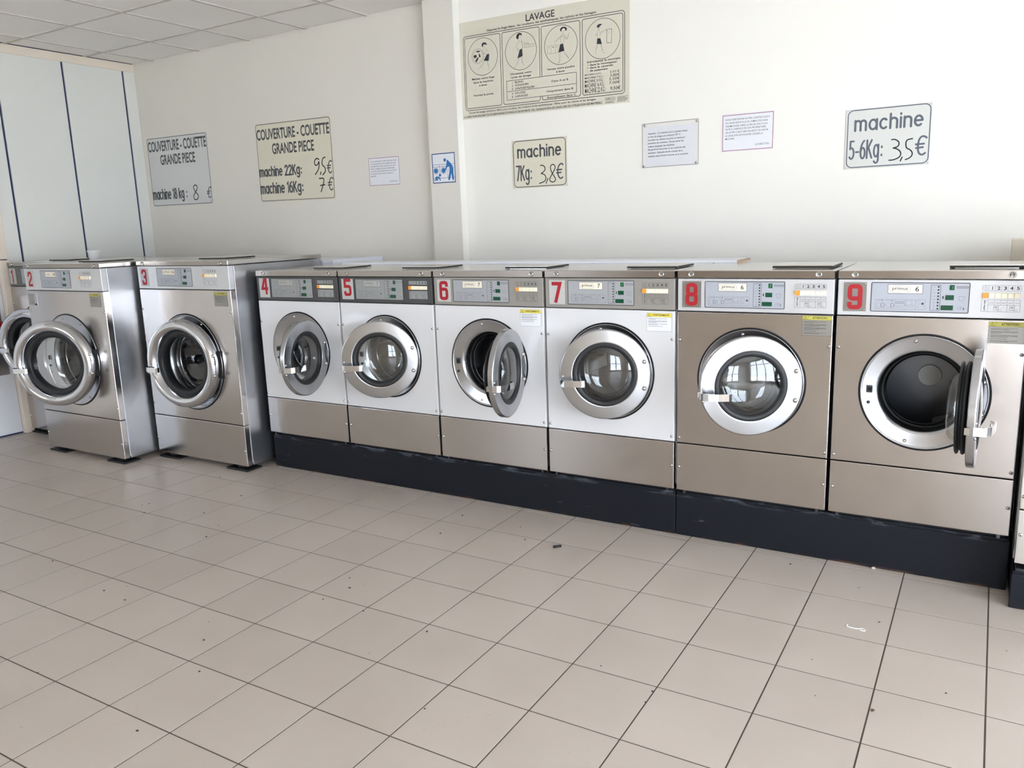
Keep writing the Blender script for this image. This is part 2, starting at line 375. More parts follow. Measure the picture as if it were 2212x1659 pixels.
def glyphs(d, bold=0.0, res=2):
    k = (d, bold, res)
    if k not in _gl:
        cu = bpy.data.curves.new('t', 'FONT'); cu.body = d; cu.offset = bold; cu.resolution_u = res
        o = bpy.data.objects.new('t', cu); COL.objects.link(o)
        me = bpy.data.meshes.new_from_object(o.evaluated_get(bpy.context.evaluated_depsgraph_get()))
        _gl[k] = ([(v.co.x, v.co.y) for v in me.vertices], [tuple(p.vertices) for p in me.polygons])
        bpy.data.meshes.remove(me); bpy.data.objects.remove(o); bpy.data.curves.remove(cu)
    return _gl[k]
CAPH = 1.0
CAPH = max(v[1] for v in glyphs('H')[0])

# ================================================================== THE SETTING
TS = 0.30
# floor: grout bed, one object per tile that can be told apart
floor = structure(MB().box(XL - 0.3, XR + 0.1, YF - 0.1, YB + 0.1, -0.12, -0.0012).build('floor', 'grout'))
tile_me = MB().box(-0.1475, 0.1475, -0.1475, 0.1475, -0.006, 0.0, b=0.0004).mesh('tile'); tile_me.materials.append(MT['tile'])
def project(p):
    d = Vector(p) - CP; z = d.dot(CF)
    if z <= 0.1: return None
    return (1106 + F_PX * d.dot(CR) / z, 829.5 + F_PX * d.dot(CD) / z, z)
cand = []; rest = []
for i in range(int((XL - 0.2) / TS) - 1, int(XR / TS) + 1):
    for j in range(int(YF / TS) - 1, int(YB / TS) + 1):
        cx, cy = (i + 0.5) * TS, (j + 0.5) * TS
        if cx < XL - 0.25 or cy > YB: continue
        vis = False; zz = 99
        for dx in (-0.15, 0, 0.15):
            for dy in (-0.15, 0, 0.15):
                q = project((cx + dx, cy + dy, 0))
                if q and -20 < q[0] < 2232 and 880 < q[1] < 1680: vis = True; zz = min(zz, q[2])
        if vis and cy < (0.2 if cx < 0.6 else 0.2): cand.append((zz, cx, cy))
        else: rest.append((cx, cy))
cand.sort()
for zz, cx, cy in cand[:290]:
    link('tile', tile_me, floor, (cx, cy, 0.0))
rest += [(c[1], c[2]) for c in cand[290:]]
mb = MB()
for cx, cy in rest: mb.box(cx - 0.1475, cx + 0.1475, cy - 0.1475, cy + 0.1475, -0.009, 0.0)
o = mb.build('far_tiles', 'tile', floor, fix=False); o['kind'] = 'stuff'

# walls
wall_back = structure(MB().box(1.25, XR + 0.2, YB, YB + 0.2, -0.05, ZC + 0.3).build('wall_back', 'wall'))
MB().box(XL - 0.2, 1.25, YB, YB + 0.2, -0.05, ZC + 0.3).build('cream_section', 'wall_cream', wall_back)
structure(MB().box(1.135, 1.370, 1.100, YB, 0, ZC).build('wall_column', 'wall_cream'))
MB().box(1.3702, 1.3712, 1.1005, YB - 0.0005, 0.0, ZC).build('white_side', 'wall', bpy.data.objects['wall_column'])
wl = structure(MB().box(XL - 0.30, XL - 0.012, YF - 0.2, YB, -0.05, ZC + 0.3).build('wall_left', 'joint'))
MB().box(XL - 0.012, XL + 0.004, -0.10, YB, 2.825, ZC, b=0.002).build('head_trim', 'cream', wl)
lam_y = [-0.094, 0.026, 0.541, 1.062, YB]
for a, b in zip(lam_y, lam_y[1:]):
    MB().box(XL - 0.012, XL, a + (0.009 if a > -0.09 else 0), b - (0.009 if b < YB else 0), 0.02, 2.825, b=0.001).build('laminate_panel', 'laminate', wl)
MB().box(XL - 0.012, XL - 0.004, YF, -1.02, 0.0, ZC).build('painted_panel', 'wall', wl)
MB().box(XL - 0.012, XL - 0.004, -1.02, -0.094, 2.06, ZC).build('painted_panel', 'cream', wl)
# side door in the left wall: cream casing, white leaf
door1 = structure(bpy.data.objects.new('door_1', None)); COL.objects.link(door1); door1.location = (XL - 0.02, -0.55, 0)
DX = XL - 0.02
def dl(mb): return mb
MB().box(-0.03, 0.055, 0.385, 0.452, 0.0, 1.325, b=0.004).build('casing_jamb', 'cream', door1)
MB().box(-0.03, 0.045, 0.385, 0.452, 1.330, 2.06, b=0.004).build('casing_jamb', 'cream', door1)
MB().box(-0.03, 0.055, -0.47, -0.40, 0.0, 2.06, b=0.004).build('casing_jamb', 'cream', door1)
MB().box(-0.03, 0.055, -0.40, 0.385, 2.0, 2.06, b=0.004).build('casing_head', 'cream', door1)
leaf = MB().box(-0.025, 0.012, -0.398, 0.383, 0.012, 1.998, b=0.002).build('door_leaf', 'door_white', door1)
MB().box(0.012, 0.018, 0.170, 0.352, 0.47, 1.05, b=0.004).build('lock_plate', 'plate_m', leaf)
pm = MB(); pm.lathe([(0.0, -0.004), (0.02, -0.004), (0.022, 0.0)], 20, (0, 0, 0))
pk = pm.build('red_push_button', 'red', leaf, (0.018, 0.345, 0.85)); pk.rotation_euler = (0, 0, PI / 2)

# right wall with the shop window, front wall with the glazed door (both behind or beside the camera)
y0, y1, z0, z1 = WIN1
wr = MB().box(XR, XR + 0.2, YF - 0.2, y0, -0.05, ZC + 0.3).box(XR, XR + 0.2, y1, YB + 0.2, -0.05, ZC + 0.3).box(XR, XR + 0.2, y0, y1, -0.05, z0).box(XR, XR + 0.2, y0, y1, z1, ZC + 0.3)
structure(wr.build('wall_right', 'wall'))
win = structure(bpy.data.objects.new('window_1', None)); COL.objects.link(win); win.location = (XR + 0.05, 0, 0)
fr = MB(); ys = [y0 + (y1 - y0) * k / 4 for k in range(5)]
for y in ys: fr.box(-0.03, 0.03, max(y0, y - 0.035), min(y1, y + 0.035), z0, z1)
fr.box(-0.03, 0.03, y0, y1, z0, z0 + 0.08).box(-0.03, 0.03, y0, y1, z1 - 0.07, z1).box(-0.03, 0.03, y0, y1, 1.98, 2.04)
fr.build('window_frame', 'alu', win)
for a, b in zip(ys, ys[1:]): MB().box(-0.004, 0.004, a + 0.036, b - 0.036, z0 + 0.08, 1.98).build('pane', 'pane', win); MB().box(-0.004, 0.004, a + 0.036, b - 0.036, 2.04, z1 - 0.07).build('pane', 'pane', win)
a0, a1, b0, b1 = WIN3
x0, x1, z0, z1 = WIN2
wf = MB().box(XL - 0.2, a0, YF - 0.2, YF, -0.05, ZC + 0.3).box(a1, x0, YF - 0.2, YF, -0.05, ZC + 0.3).box(a0, a1, YF - 0.2, YF, -0.05, b0).box(a0, a1, YF - 0.2, YF, b1, ZC + 0.3).box(x1, XR + 0.2, YF - 0.2, YF, -0.05, ZC + 0.3).box(x0, x1, YF - 0.2, YF, z1, ZC + 0.3).box(x0, x1, YF - 0.2, YF, -0.05, z0)
structure(wf.build('wall_front', 'far_wall'))
w2_ = structure(bpy.data.objects.new('added_window', None)); COL.objects.link(w2_); w2_.location = ((a0 + a1) / 2, YF - 0.05, 0)  # unseen window, added and sized for the light it gives the left side
hw = (a1 - a0) / 2; fr = MB()
for x in (-hw, -0.03, hw - 0.06): fr.box(x, x + 0.06, -0.03, 0.03, b0, b1)
fr.box(-hw, hw, -0.03, 0.03, b0, b0 + 0.06).box(-hw, hw, -0.03, 0.03, b1 - 0.06, b1); fr.build('window_frame', 'alu', w2_)
for a, b in ((-hw + 0.06, -0.03), (0.03, hw - 0.06)): MB().box(a, b, -0.004, 0.004, b0 + 0.06, b1 - 0.06).build('pane', 'pane', w2_)
d2 = structure(bpy.data.objects.new('door_2', None)); COL.objects.link(d2); d2.location = ((x0 + x1) / 2, YF - 0.05, 0)
hw = (x1 - x0) / 2; fr = MB()
for x in (-hw, -0.05, hw - 0.06): fr.box(x, x + (0.10 if x == -0.05 else 0.06), -0.03, 0.03, z0, z1)
fr.box(-hw, hw, -0.03, 0.03, z0, z0 + 0.12).box(-hw, hw, -0.03, 0.03, z1 - 0.07, z1).box(-hw, hw, -0.03, 0.03, 1.0, 1.06)
fr.build('door_frame', 'alu', d2)
for a, b in ((-hw + 0.06, -0.05), (0.05, hw - 0.06)):
    MB().box(a, b, -0.004, 0.004, z0 + 0.12, 1.0).build('pane', 'pane', d2); MB().box(a, b, -0.004, 0.004, 1.06, z1 - 0.07).build('pane', 'pane', d2)
structure(MB().box(-20, 40, -40, 30, -0.5, -0.14).build('street_ground', 'street'))
# suspended ceiling: slab, rails, one object per tile
ceil = structure(MB().box(XL - 0.2, XR + 0.2, YF - 0.2, YB + 0.2, ZC + 0.03, ZC + 0.25).build('ceiling', 'ceiling'))
gx = [XL] + [0.038 + 0.578 * k for k in range(-3, 13) if XL + 0.1 < 0.038 + 0.578 * k < XR - 0.05] + [XR]
gy = [YF] + [0.735 - 0.615 * k for k in range(11, -1, -1) if 0.735 - 0.615 * k > YF + 0.05] + [YB]
for x in gx[1:-1]: MB().box(x - 0.012, x + 0.012, YF, YB, ZC - 0.002, ZC + 0.03).build('ceiling_rail', 'rail', ceil)
for y in gy[1:-1]: MB().box(XL, XR, y - 0.012, y + 0.012, ZC - 0.0015, ZC + 0.03).build('ceiling_rail', 'rail', ceil)
tcache = {}
for xa, xb in zip(gx, gx[1:]):
    for ya, yb in zip(gy, gy[1:]):
        w, d = round(xb - xa, 3), round(yb - ya, 3)
        if (w, d) not in tcache:
            me = MB().box(-w / 2 + 0.011, w / 2 - 0.011, -d / 2 + 0.011, d / 2 - 0.011, 0.004, 0.02).mesh('ceiling_tile'); me.materials.append(MT['ceiling']); tcache[(w, d)] = me
        link('ceiling_tile', tcache[(w, d)], ceil, ((xa + xb) / 2, (ya + yb) / 2, ZC))

# ================================================================== PLINTHS
def plinth(x0, x1, y0, y1, h, label, holes=True):
    r = empty('plinth', ((x0 + x1) / 2, (y0 + y1) / 2, 0), label, 'plinth', 'black plinths under the machines')
    w, d = (x1 - x0) / 2, (y1 - y0) / 2
    MB().box(-w, w, -d, -d + 0.014, 0.001, h - 0.012, b=0.004).build('front_board', 'plinth', r)
    MB().box(-w + 0.002, w - 0.002, -d + 0.014, d, 0.001, h - 0.016, b=0.003).build('base_block', 'plinth', r)
    e = MB().box(-w + 0.003, w - 0.003, -d + 0.004, d - 0.002, h - 0.016, h, b=0.003).build('top_edge', 'plinth', r)
    return r
plinth(0.576, 3.222, 0.040, 0.60, 0.212, 'long black painted plinth under the machines numbered 4 to 7')
plinth(3.2245, 4.556, 0.042, 0.60, 0.212, 'shorter black painted plinth under the machines numbered 8 and 9')
plinth(4.563, 5.36, -0.110, 0.66, 0.148, 'low black plinth jutting forward at the right edge of the photo')

# ================================================================== RED DIGITS
def digit_paths(n):
    xl, xr, yb, yt, ym = .009, .047, .009, .091, .050; r = .012
    D = {'1': [[(.014, .074), (.032, .090), (.032, 0)]],
         '2': [fillet([(xl, .066), (xl, yt), (xr, yt), (xr, .056), (xl, .026), (xl, yb)], r), [(0, yb), (.056, yb)]],
         '3': [fillet([(xl, .070), (xl, yt), (xr, yt), (xr, ym + .002), (.022, ym + .002)], r), fillet([(.024, ym), (xr, ym), (xr, yb), (xl, yb), (xl, .030)], r)],
         '4': [[(.032, .100), (.009, .036), (.058, .036)], [(.042, .100), (.042, 0)]],
         '5': [[(.052, yt), (xl, yt), (xl, .0600)], fillet([(xl - .0086, .0560), (xr, .0560), (xr, yb), (xl, yb), (xl, .028)], r)],
         '6': [fillet([(xr, .070), (xr, yt), (xl, yt), (xl, yb), (xr, yb), (xr, .057), (xl + .0082, .057)], r)],
         '7': [[(0, yt), (xr - .002, yt), (.020, 0)]],
         '8': [(fillet([(xl + .002, ym), (xl + .002, yt), (xr - .002, yt), (xr - .002, ym)], r, True), 1), (fillet([(xl, yb), (xl, ym), (xr, ym), (xr, yb)], r, True), 1)],
         '9': [fillet([(.056 - a, .100 - b) for a, b in [(xr, .070), (xr, yt), (xl, yt), (xl, yb), (xr, yb), (xr, .057), (xl + .0082, .057)]], r)]}
    return D[n]
def digit_mb(n, x0, x1, z0, z1, y):
    mb = MB(); kx, kz = (x1 - x0) / .056, (z1 - z0) / .100
    for i, p in enumerate(digit_paths(n)):
        cl = isinstance(p, tuple); q = p[0] if cl else p
        o = len(mb.v); mb.strip(q, .0172 if n != '1' else .013, y - i * 0.0002, cl)
        mb.v[o:] = [(x0 + v[0] * kx, v[1], z0 + v[2] * kz) for v in mb.v[o:]]
    return mb

# ================================================================== SHARED SMALL MESHES
def _dome(r, h, mat, n=12):
    me = MB().lathe([(0.0001, -h), (r * 0.45, -h * 0.93), (r * 0.8, -h * 0.6), (r, 0.0)], n).mesh('screw'); me.materials.append(MT[mat]); return me
def _lock(r):
    mb = MB().lathe([(0.0001, -0.004), (r * 0.72, -0.004), (r * 0.78, -0.006), (r * 0.92, -0.005), (r, 0.0)], 20); me = mb.mesh('lid_lock'); me.materials.append(MT['screw']); return me
ME_SCREW = _dome(0.0072, 0.0052, 'screw'); ME_PIN = _dome(0.0026, 0.0016, 'screw', 8); ME_BOLT = _dome(0.0105, 0.009, 'screw', 14); ME_LOCK = _lock(0.0125)
def _slot(): me = MB().box(-0.0065, 0.0065, -0.0046, -0.0035, -0.0012, 0.0012).mesh('slot'); me.materials.append(MT['ink']); return me
def _sock(): me = MB().disc(0.0022, -0.0054, 8).mesh('socket'); me.materials.append(MT['ink']); return me
ME_SLOT = _slot(); ME_SOCK = _sock()

def plate_hole(w2, z0, z1, cx, cz, r, t, b=0.004, n=96):
    """front sheet with a round opening: rounded edges, returned sides"""
    ang = [2 * PI * k / n for k in range(n)]
    for sx, sz in ((w2, z1), (-w2, z1), (-w2, z0), (w2, z0)):
        a = math.atan2(sz - cz, sx - cx) % (2 * PI); k = min(range(n), key=lambda i: abs((ang[i] - a + PI) % (2 * PI) - PI)); ang[k] = a
    def edge(a, ins):
        c, s = math.cos(a), math.sin(a); t1 = ((w2 - ins - cx) / c) if c > 1e-9 else ((-w2 + ins - cx) / c if c < -1e-9 else 1e9)
        t2 = ((z1 - ins - cz) / s) if s > 1e-9 else ((z0 + ins - cz) / s if s < -1e-9 else 1e9)
        q = min(t1, t2); return cx + c * q, cz + s * q
    loops = [[(cx + r * math.cos(a), t, cz + r * math.sin(a)) for a in ang], [(cx + r * math.cos(a), 0.0, cz + r * math.sin(a)) for a in ang]]
    for ins, y in ((b, 0.0), (b * 0.3, b * 0.3), (0.0, b), (0.0, t)):
        loops.append([(edge(a, ins)[0], y, edge(a, ins)[1]) for a in ang])
    vs = [p for l in loops for p in l]; fs = []
    for i in range(len(loops) - 1):
        for k in range(n): q = (k + 1) % n; fs.append((i * n + k, i * n + q, (i + 1) * n + q, (i + 1) * n + k))
    return MB().add(vs, fs)
def ribbon(path, width, th):
    """flat bar following path (x, y), width along z"""
    P = [Vector((p[0], p[1])) for p in path]; L = []; R_ = []
    for i, p in enumerate(P):
        d = ((P[i + 1] if i < len(P) - 1 else p) - (P[i - 1] if i else p)).normalized(); nn = Vector((-d.y, d.x)) * th / 2
        L.append(p + nn); R_.append(p - nn)
    m = len(P); vs = []
    for i in range(m):
        for q, z in ((L[i], -width / 2), (L[i], width / 2), (R_[i], width / 2), (R_[i], -width / 2)): vs.append((q.x, q.y, z))
    fs = [(4 * i + k, 4 * i + (k + 1) % 4, 4 * (i + 1) + (k + 1) % 4, 4 * (i + 1) + k) for i in range(m - 1) for k in range(4)] + [(0, 1, 2, 3), (4 * m - 4, 4 * m - 3, 4 * m - 2, 4 * m - 1)]
    return MB().add(vs, fs)

# ================================================================== WASHING MACHINES
def machine(num, label, cx, yf, W, D, z0, seam, panb, trimb, top, cz, big, theta, pan, front, plate, logo, disp='disp', sticker=None, recess=False, cxd=0.0, Rd=None, zf=0.0, dhx=0.0):
    root = empty('washing_machine', (cx, yf, z0), label, 'washing machine', 'coin-operated washing machines in the row')
    w = W / 2; Z = lambda z: z - z0; g = 0.0018
    Rf, Ro, Ri = (0.226, 0.2112, 0.148) if not big else (0.303, 0.2786, 0.203)
    if Rd: Rf, Ro, Ri = Rd + 0.02, Rd, Rd * 0.73
    # --- cabinet
    bw = w - (0.003 if not big else -0.002)
    mb = MB(); mb.box(-bw, bw, 0.040, D - 0.01, 0.012, Z(trimb) - 0.002, b=0.003)
    body = mb.build('cabinet', 'steel_side', root)
    # hollow front: remove the front face so the drum shows
    bm = bmesh.new(); bm.from_mesh(body.data); bm.faces.ensure_lookup_table()
    ff = max((f for f in bm.faces if f.normal.y < -0.99), key=lambda f: f.calc_area()); bmesh.ops.delete(bm, geom=[ff], context='FACES'); bm.to_mesh(body.data); bm.free()
    if big:
        for sx in (-1, 1):
            a, b = sorted((sx * bw, sx * (bw + 0.003)))
            MB().box(a, b, 0.40, D - 0.06, Z(0.16), Z(1.13), b=0.0012).build('side_access_panel', 'steel_side', root)
        MB().box(-bw - 0.002, bw + 0.002, 0.045, D - 0.02, 0.001, 0.03, b=0.002).build('base_rail', 'steel_side', root)
        for sx in (-1, 1):
            for yy in (0.045, D - 0.09):
                f = MB().box(sx * (w - 0.10) - 0.095, sx * (w - 0.10) + 0.095, yy - 0.05, yy + 0.07, zf - z0 + 0.0005, zf - z0 + 0.013, b=0.003).build('foot', 'black', root)
                MB().lathe([(0.0001, -0.01), (0.03, -0.01), (0.03, 0.012), (0.0001, 0.012)], 16).build('foot_bolt', 'blackgap', f, (sx * (w - 0.10), yy, zf - z0 + 0.022)).rotation_euler = (PI / 2, 0, 0)
    else:
        MB().box(-w + 0.012, w - 0.012, 0.035, D - 0.05, -0.0175, 0.014).build('base_frame', 'blackgap', root)
    if not big and num: # two little adjusting brackets under the front edge
        for sx in (-1, 1): MB().box(sx * (w - 0.035) - 0.006, sx * (w - 0.035) + 0.006, 0.010, 0.034, -0.016, 0.002).build('levelling_foot', 'drum_dark', root)
    # --- front sheets
    plate_hole(w, Z(seam) + g, Z(panb) - g, cxd, Z(cz), Rf + 0.0055, 0.040 if big else 0.028, 0.004).build('front_panel', front, root)
    MB().box(-w, w, 0.0, 0.040 if big else 0.028, Z(z0), Z(seam) - g, b=0.0035).build('lower_panel', 'steel_light' if num == 0 else 'steel', root)
    MB().box(-w + 0.001, w - 0.001, 0.001, 0.040, Z(panb) + g, Z(trimb) - 0.0028, b=0.003).build('control_panel', pan, root)
    lid = MB().box(-w, w, -0.001, D, Z(trimb), Z(top), b=0.004).build('top_cover', 'steel_top', root)
    MB().box(-w + 0.001, w - 0.001, -0.0018, 0.0, Z(trimb) + 0.001, Z(top) - 0.003).build('top_front_trim', 'steel_trim', root)
    hd = 0.032 if not big else 0.036
    for sx in (-1, 1):
        l = link('lid_lock', ME_LOCK, root, (sx * (w - 0.062), -0.0018, Z(top) - 0.017)); link('slot', ME_SLOT, l)
    # --- dosing lid on the top
    dl_ = MB().box(0.06, 0.30, 0.10, 0.33, Z(top) + 0.010, Z(top) + 0.014, b=0.001).build('dosing_lid', 'steel_top', root)
    MB().box(0.058, 0.302, 0.098, 0.332, Z(top) + 0.003, Z(top) + 0.0102).build('lid_seal', 'black', dl_)
    MB().box(0.075, 0.285, 0.115, 0.315, Z(top) - 0.0005, Z(top) + 0.0032).build('dosing_well', 'screw', dl_)
    # --- screws on the front
    for sx in (-1, 1):
        for zz in ((0.930, 0.481, 0.342) if not big else ((1.000, 0.375, 0.135) if num else (1.000, 0.435, 0.290))):
            s = link('panel_screw', ME_SCREW, root, (sx * (w - 0.012), 0.0, Z(zz))); link('socket', ME_SOCK, s)
    # --- fixed porthole
    c0 = (cxd, 0, Z(cz)); k = 1.0
    MB().lathe([(Rf + 0.006, 0.030), (Rf + 0.006, -0.0015), (Rf - 0.001, -0.0022), (Rf - 0.001, 0.030)], 96, c0).build('porthole_seal', 'blackgap', root)
    a = Ri / 0.148
    ring = MB().lathe([(Rf - 0.0015, 0.03), (Rf - 0.0015, -0.004), (Rf - 0.0025, -0.006), (Rf - 0.004, -0.0066), (Rf - 0.0065, -0.0055), (Rf - 0.009, -0.0032), (Rf - 0.0105, -0.0028), (Ri + 0.0225, 0.0052), (Ri + 0.021, 0.0056), (Ri + 0.015, 0.010), (Ri + 0.010, 0.018), (Ri + 0.004, 0.032), (Ri + 0.001, 0.055)], 96, c0).build('porthole_ring', 'ring', root)
    MB().lathe([(Ri + 0.001, 0.050), (Ri - 0.004, 0.053), (Ri - 0.004, 0.060), (Ri + 0.001, 0.064), (Ri - 0.003, 0.070), (Ri + 0.003, 0.085)], 80, c0).build('inner_seal', 'black', root)
    for ang in (100, 255):
        s = link('ring_screw', ME_SCREW, ring, (cxd + (Rf - 0.022) * math.cos(math.radians(ang)), -0.0005, Z(cz) + (Rf - 0.022) * math.sin(math.radians(ang))))
    if big:
        for ang in (60, 140, 200, 300): link('ring_screw', ME_SCREW, ring, (cxd + (Rf - 0.022) * math.cos(math.radians(ang)), -0.0005, Z(cz) + (Rf - 0.022) * math.sin(math.radians(ang))))
    lx = cxd - Rf + 0.036
    lt = MB().box(lx - 0.011, lx + 0.011, -0.006, 0.03, Z(cz) - 0.012, Z(cz) + 0.018, b=0.002).build('door_latch', 'drum_dark', root)
    MB().box(lx - 0.006, lx + 0.010, -0.0075, -0.0055, Z(cz) - 0.006, Z(cz) + 0.012).build('latch_slot', 'blackgap', lt)
    MB().lathe([(0.0001, -0.006), (0.006, -0.006), (0.0075, 0.004)], 12, (lx - 0.002, 0.0, Z(cz) - 0.052)).build('latch_pin', 'ink', lt)
    # --- drum
    dr, dd = (0.245, 0.40) if not big else (0.335, 0.58)
    dr = min(dr, w - 0.03)
    drum = MB().lathe([(Ri - 0.005, 0.075), (Ri - 0.009, 0.080), (Ri - 0.004, 0.088), (dr - 0.01, 0.100), (dr, 0.112), (dr, dd - 0.02), (dr - 0.02, dd)], 72, c0, uv=True).build('drum', 'drum', root)
    MB().disc(dr - 0.018, dd - 0.0006, 60, c0).build('drum_back', 'drum_back' if not (big or num in (8, 9)) else 'drum_dark', drum)
    MB().disc(0.044, dd - 0.012, 32, c0).lathe([(0.044, dd - 0.012), (0.046, dd - 0.010), (0.046, dd - 0.001)], 32, c0).build('drum_hub', 'hub', drum)
    MB().lathe([(Ri - 0.008, 0.071), (Ri - 0.0115, 0.075), (Ri - 0.008, 0.080)], 80, c0).build('drum_lip', 'polished', drum)
    a0 = {6: 0.02, 9: 0.75, 7: 0.4}.get(num, 0.55)
    for q in range(3):
        an = a0 + q * 2 * PI / 3 + PI
        L = MB().box(-0.035, 0.035, 0.118, dd - 0.005, -dr + 0.002, -dr + 0.065, b=0.012).build('lifter_rib', 'drum_dark', drum, (cxd, 0, Z(cz))); L.rotation_euler = (0, an, 0)
    # --- hinged door
    hx = 0.2053 if not big else 0.2971
    if Rd: hx = Rd + 0.012
    hx += dhx
    d_ = hx - dhx - 0.006
    th = math.radians(theta)
    dc = (-d_, 0, 0)
    if not big:
        prof = [(Ro - 0.003, 0.015), (Ro - 0.001, 0.0135), (Ro, 0.012), (Ro, 0.011), (Ro, -0.007), (Ro, -0.008), (Ro - 0.002, -0.0112), (Ro - 0.005, -0.0123), (Ro - 0.0062, -0.0125), (Ri + 0.0072, -0.0139), (Ri + 0.006, -0.0140), (Ri + 0.002, -0.0130), (Ri, -0.010), (Ri, -0.009), (Ri, 0.014), (Ri, 0.015)]
    else:
        prof = [(Ro - 0.004, 0.014), (Ro, 0.008), (Ro, -0.014), (Ro - 0.006, -0.034), (Ro - 0.018, -0.047), (Ro - 0.036, -0.053), (Ro - 0.054, -0.048), (Ro - 0.066, -0.034), (Ro - 0.072, -0.016), (Ri, -0.010), (Ri, 0.012)]
    door = MB().lathe(prof, 112, dc, closed=True).build('door', 'polished' if big else 'ring', root, (cxd + hx, -0.0115, Z(cz)))
    door.rotation_euler = (0, 0, th)
    e = door.modifiers.new('edges', 'EDGE_SPLIT'); e.split_angle = math.radians(40)
    gi = 0.124 if not big else Ri * 0.84
    MB().lathe([(Ri + 0.001, -0.0115), (Ri - 0.006, -0.0150), (gi + 0.004, -0.0120), (gi, -0.004), (gi, 0.030), (gi + 0.006, 0.052), (Ri + 0.014, 0.054), (Ri + 0.020, 0.050), (Ri + 0.016, 0.044), (Ri + 0.006, 0.042), (Ri + 0.006, 0.036), (Ri + 0.018, 0.034), (Ri + 0.021, 0.028), (Ri + 0.016, 0.023), (Ri, 0.016)], 96, dc).build('door_gasket', 'black', door)
    gr = gi + 0.0015; gd = 0.088 if not big else 0.115
    MB().lathe([(gr, -0.006), (gr - 0.002, 0.020), (gr - 0.004, gd * 0.66), (gr - 0.010, gd * 0.84), (gr - 0.024, gd * 0.95), (gr * 0.55, gd * 1.02), (gr * 0.25, gd * 1.05), (0.0005, gd * 1.06)], 80, dc).build('door_glass', 'door_glass', door)
    if not big: MB().lathe([(gi + 0.0005, -0.0050), (gi * 0.9, -0.0088), (gi * 0.75, -0.0130), (gi * 0.5, -0.0177), (gi * 0.25, -0.0205), (0.0005, -0.0214)], 80, dc).build('glass_face', 'door_glass', door)
    xe = -d_ - Ro
    hb = [(xe + 0.004, -0.006), (xe + 0.006, -0.028), (xe + 0.012, -0.044), (xe + 0.030, -0.056), (xe + 0.070, -0.064), (xe + 0.112, -0.066), (xe + 0.122, -0.060), (xe + 0.124, -0.050)]
    if big: hb = [(x + 0.006, y - 0.018) for x, y in hb]
    hn = ribbon(hb, 0.030, 0.006).build('door_handle', 'chrome', door, (0, 0, -0.035))
    MB().box(xe - 0.004, xe + 0.030, 0.004, 0.020, -0.012, 0.012).build('handle_bracket', 'screw', hn)
    for sz in (-1, 1):
        link('handle_bolt', ME_SCREW, door, (xe + 0.016, -0.012 if not big else -0.04, -0.035 + sz * 0.026))
        link('hinge_bolt', ME_BOLT, door, (-0.017 if not big else -0.022, -0.013 if not big else -0.04, sz * 0.062))
    MB().box(-0.030, 0.008, 0.006, 0.024, -0.088, 0.088, b=0.004).build('hinge', 'blackgap', door)
    # --- number plate
    zr = panb - 1.057          # same print for both sizes, shifted with the panel
    Y = 0.0002
    if num:
        px0, px1 = (-0.303, -0.219) if not big else ((-0.402, -0.324) if num != 1 else (-w + 0.014, -w + 0.100))
        pz0, pz1 = Z(1.075 + zr), Z(1.189 + zr)
        pl = MB().box(px0, px1, -0.0016, 0.0012, pz0, pz1).build('number_plate', plate, root)
        dg = digit_mb(str(num), px0 + 0.014, px1 - 0.014, pz0 + 0.007, pz1 - 0.007, -0.0020) if num not in (4, 5) else digit_mb(str(num), px0 + 0.016, px1 - 0.012, pz0 + 0.018, pz1 + 0.001, -0.0020)
        dg.build('digit', 'red', pl)
        if plate == 'plate_m':
            for x in (px0 + 0.006, px1 - 0.006):
                for z in (pz0 + 0.006, pz1 - 0.006): link('plate_pin', ME_PIN, pl, (x, -0.0016, z))
    # --- display overlay
        ox = 0.0 if not big else (0.045 if num == 1 else -0.034)
        X = lambda x: x + ox
        A = lambda z: Z(z + zr)
        dp = MB().poly(rr_pts(X(-0.203), X(0.134), A(1.0755), A(1.1895), 0.004), Y - 0.0004).build('display_panel', disp, root)
        fr_ = MB().rrect(X(-0.2018), X(0.1328), A(1.0767), A(1.1883), 0.004, 0.0026, Y - 0.0008)
        fr_.rrect(X(-0.1430), X(-0.0225), A(1.147), A(1.1815), 0.002, 0.0014, Y - 0.0014)
        fr_.rrect(X(0.0055), X(0.0375), A(1.0835), A(1.181), 0.002, 0.0012, Y - 0.0008)
        fr_.build('overlay_outline', 'disp_line', dp)
        MB().rect(X(-0.1425), X(-0.023), A(1.1475), A(1.181), Y - 0.0010).build('logo_plate', 'cream_pl' if num in (2, 3, 6, 7, 8, 9) else 'cream_worn', dp)
        lg = MB(); cc = 'print_grey' if num in (4, 5) else 'ink'
        if num not in (2,):
            lg.text('primus', X(-0.128), X(-0.074), A(1.1605), 0.0130, Y - 0.0018, 0.004)
            lg.rrect(X(-0.1375), X(-0.0655), A(1.1525), A(1.1760), 0.0116, 0.0008, Y - 0.0018)
        else:
            lg.text('primus', X(-0.124), X(-0.085), A(1.160), 0.0095, Y - 0.0018, 0.0)
        lg.text(logo, X(-0.048 if len(logo) == 1 else -0.054), X(-0.035 if len(logo) == 1 else -0.028), A(1.1555), 0.0185, Y - 0.0018, 0.006)
        lg.build('logo_lettering', cc, dp)
        pg = MB(); pg.rrect(X(-0.1855), X(-0.012), A(1.0860), A(1.1240), 0.0015, 0.0007, Y - 0.0008)
        for q in range(1, 5): x = X(-0.1855 + 0.0347 * q); pg.strip([(x, A(1.0860)), (x, A(1.1240))], 0.0006, Y - 0.0008)
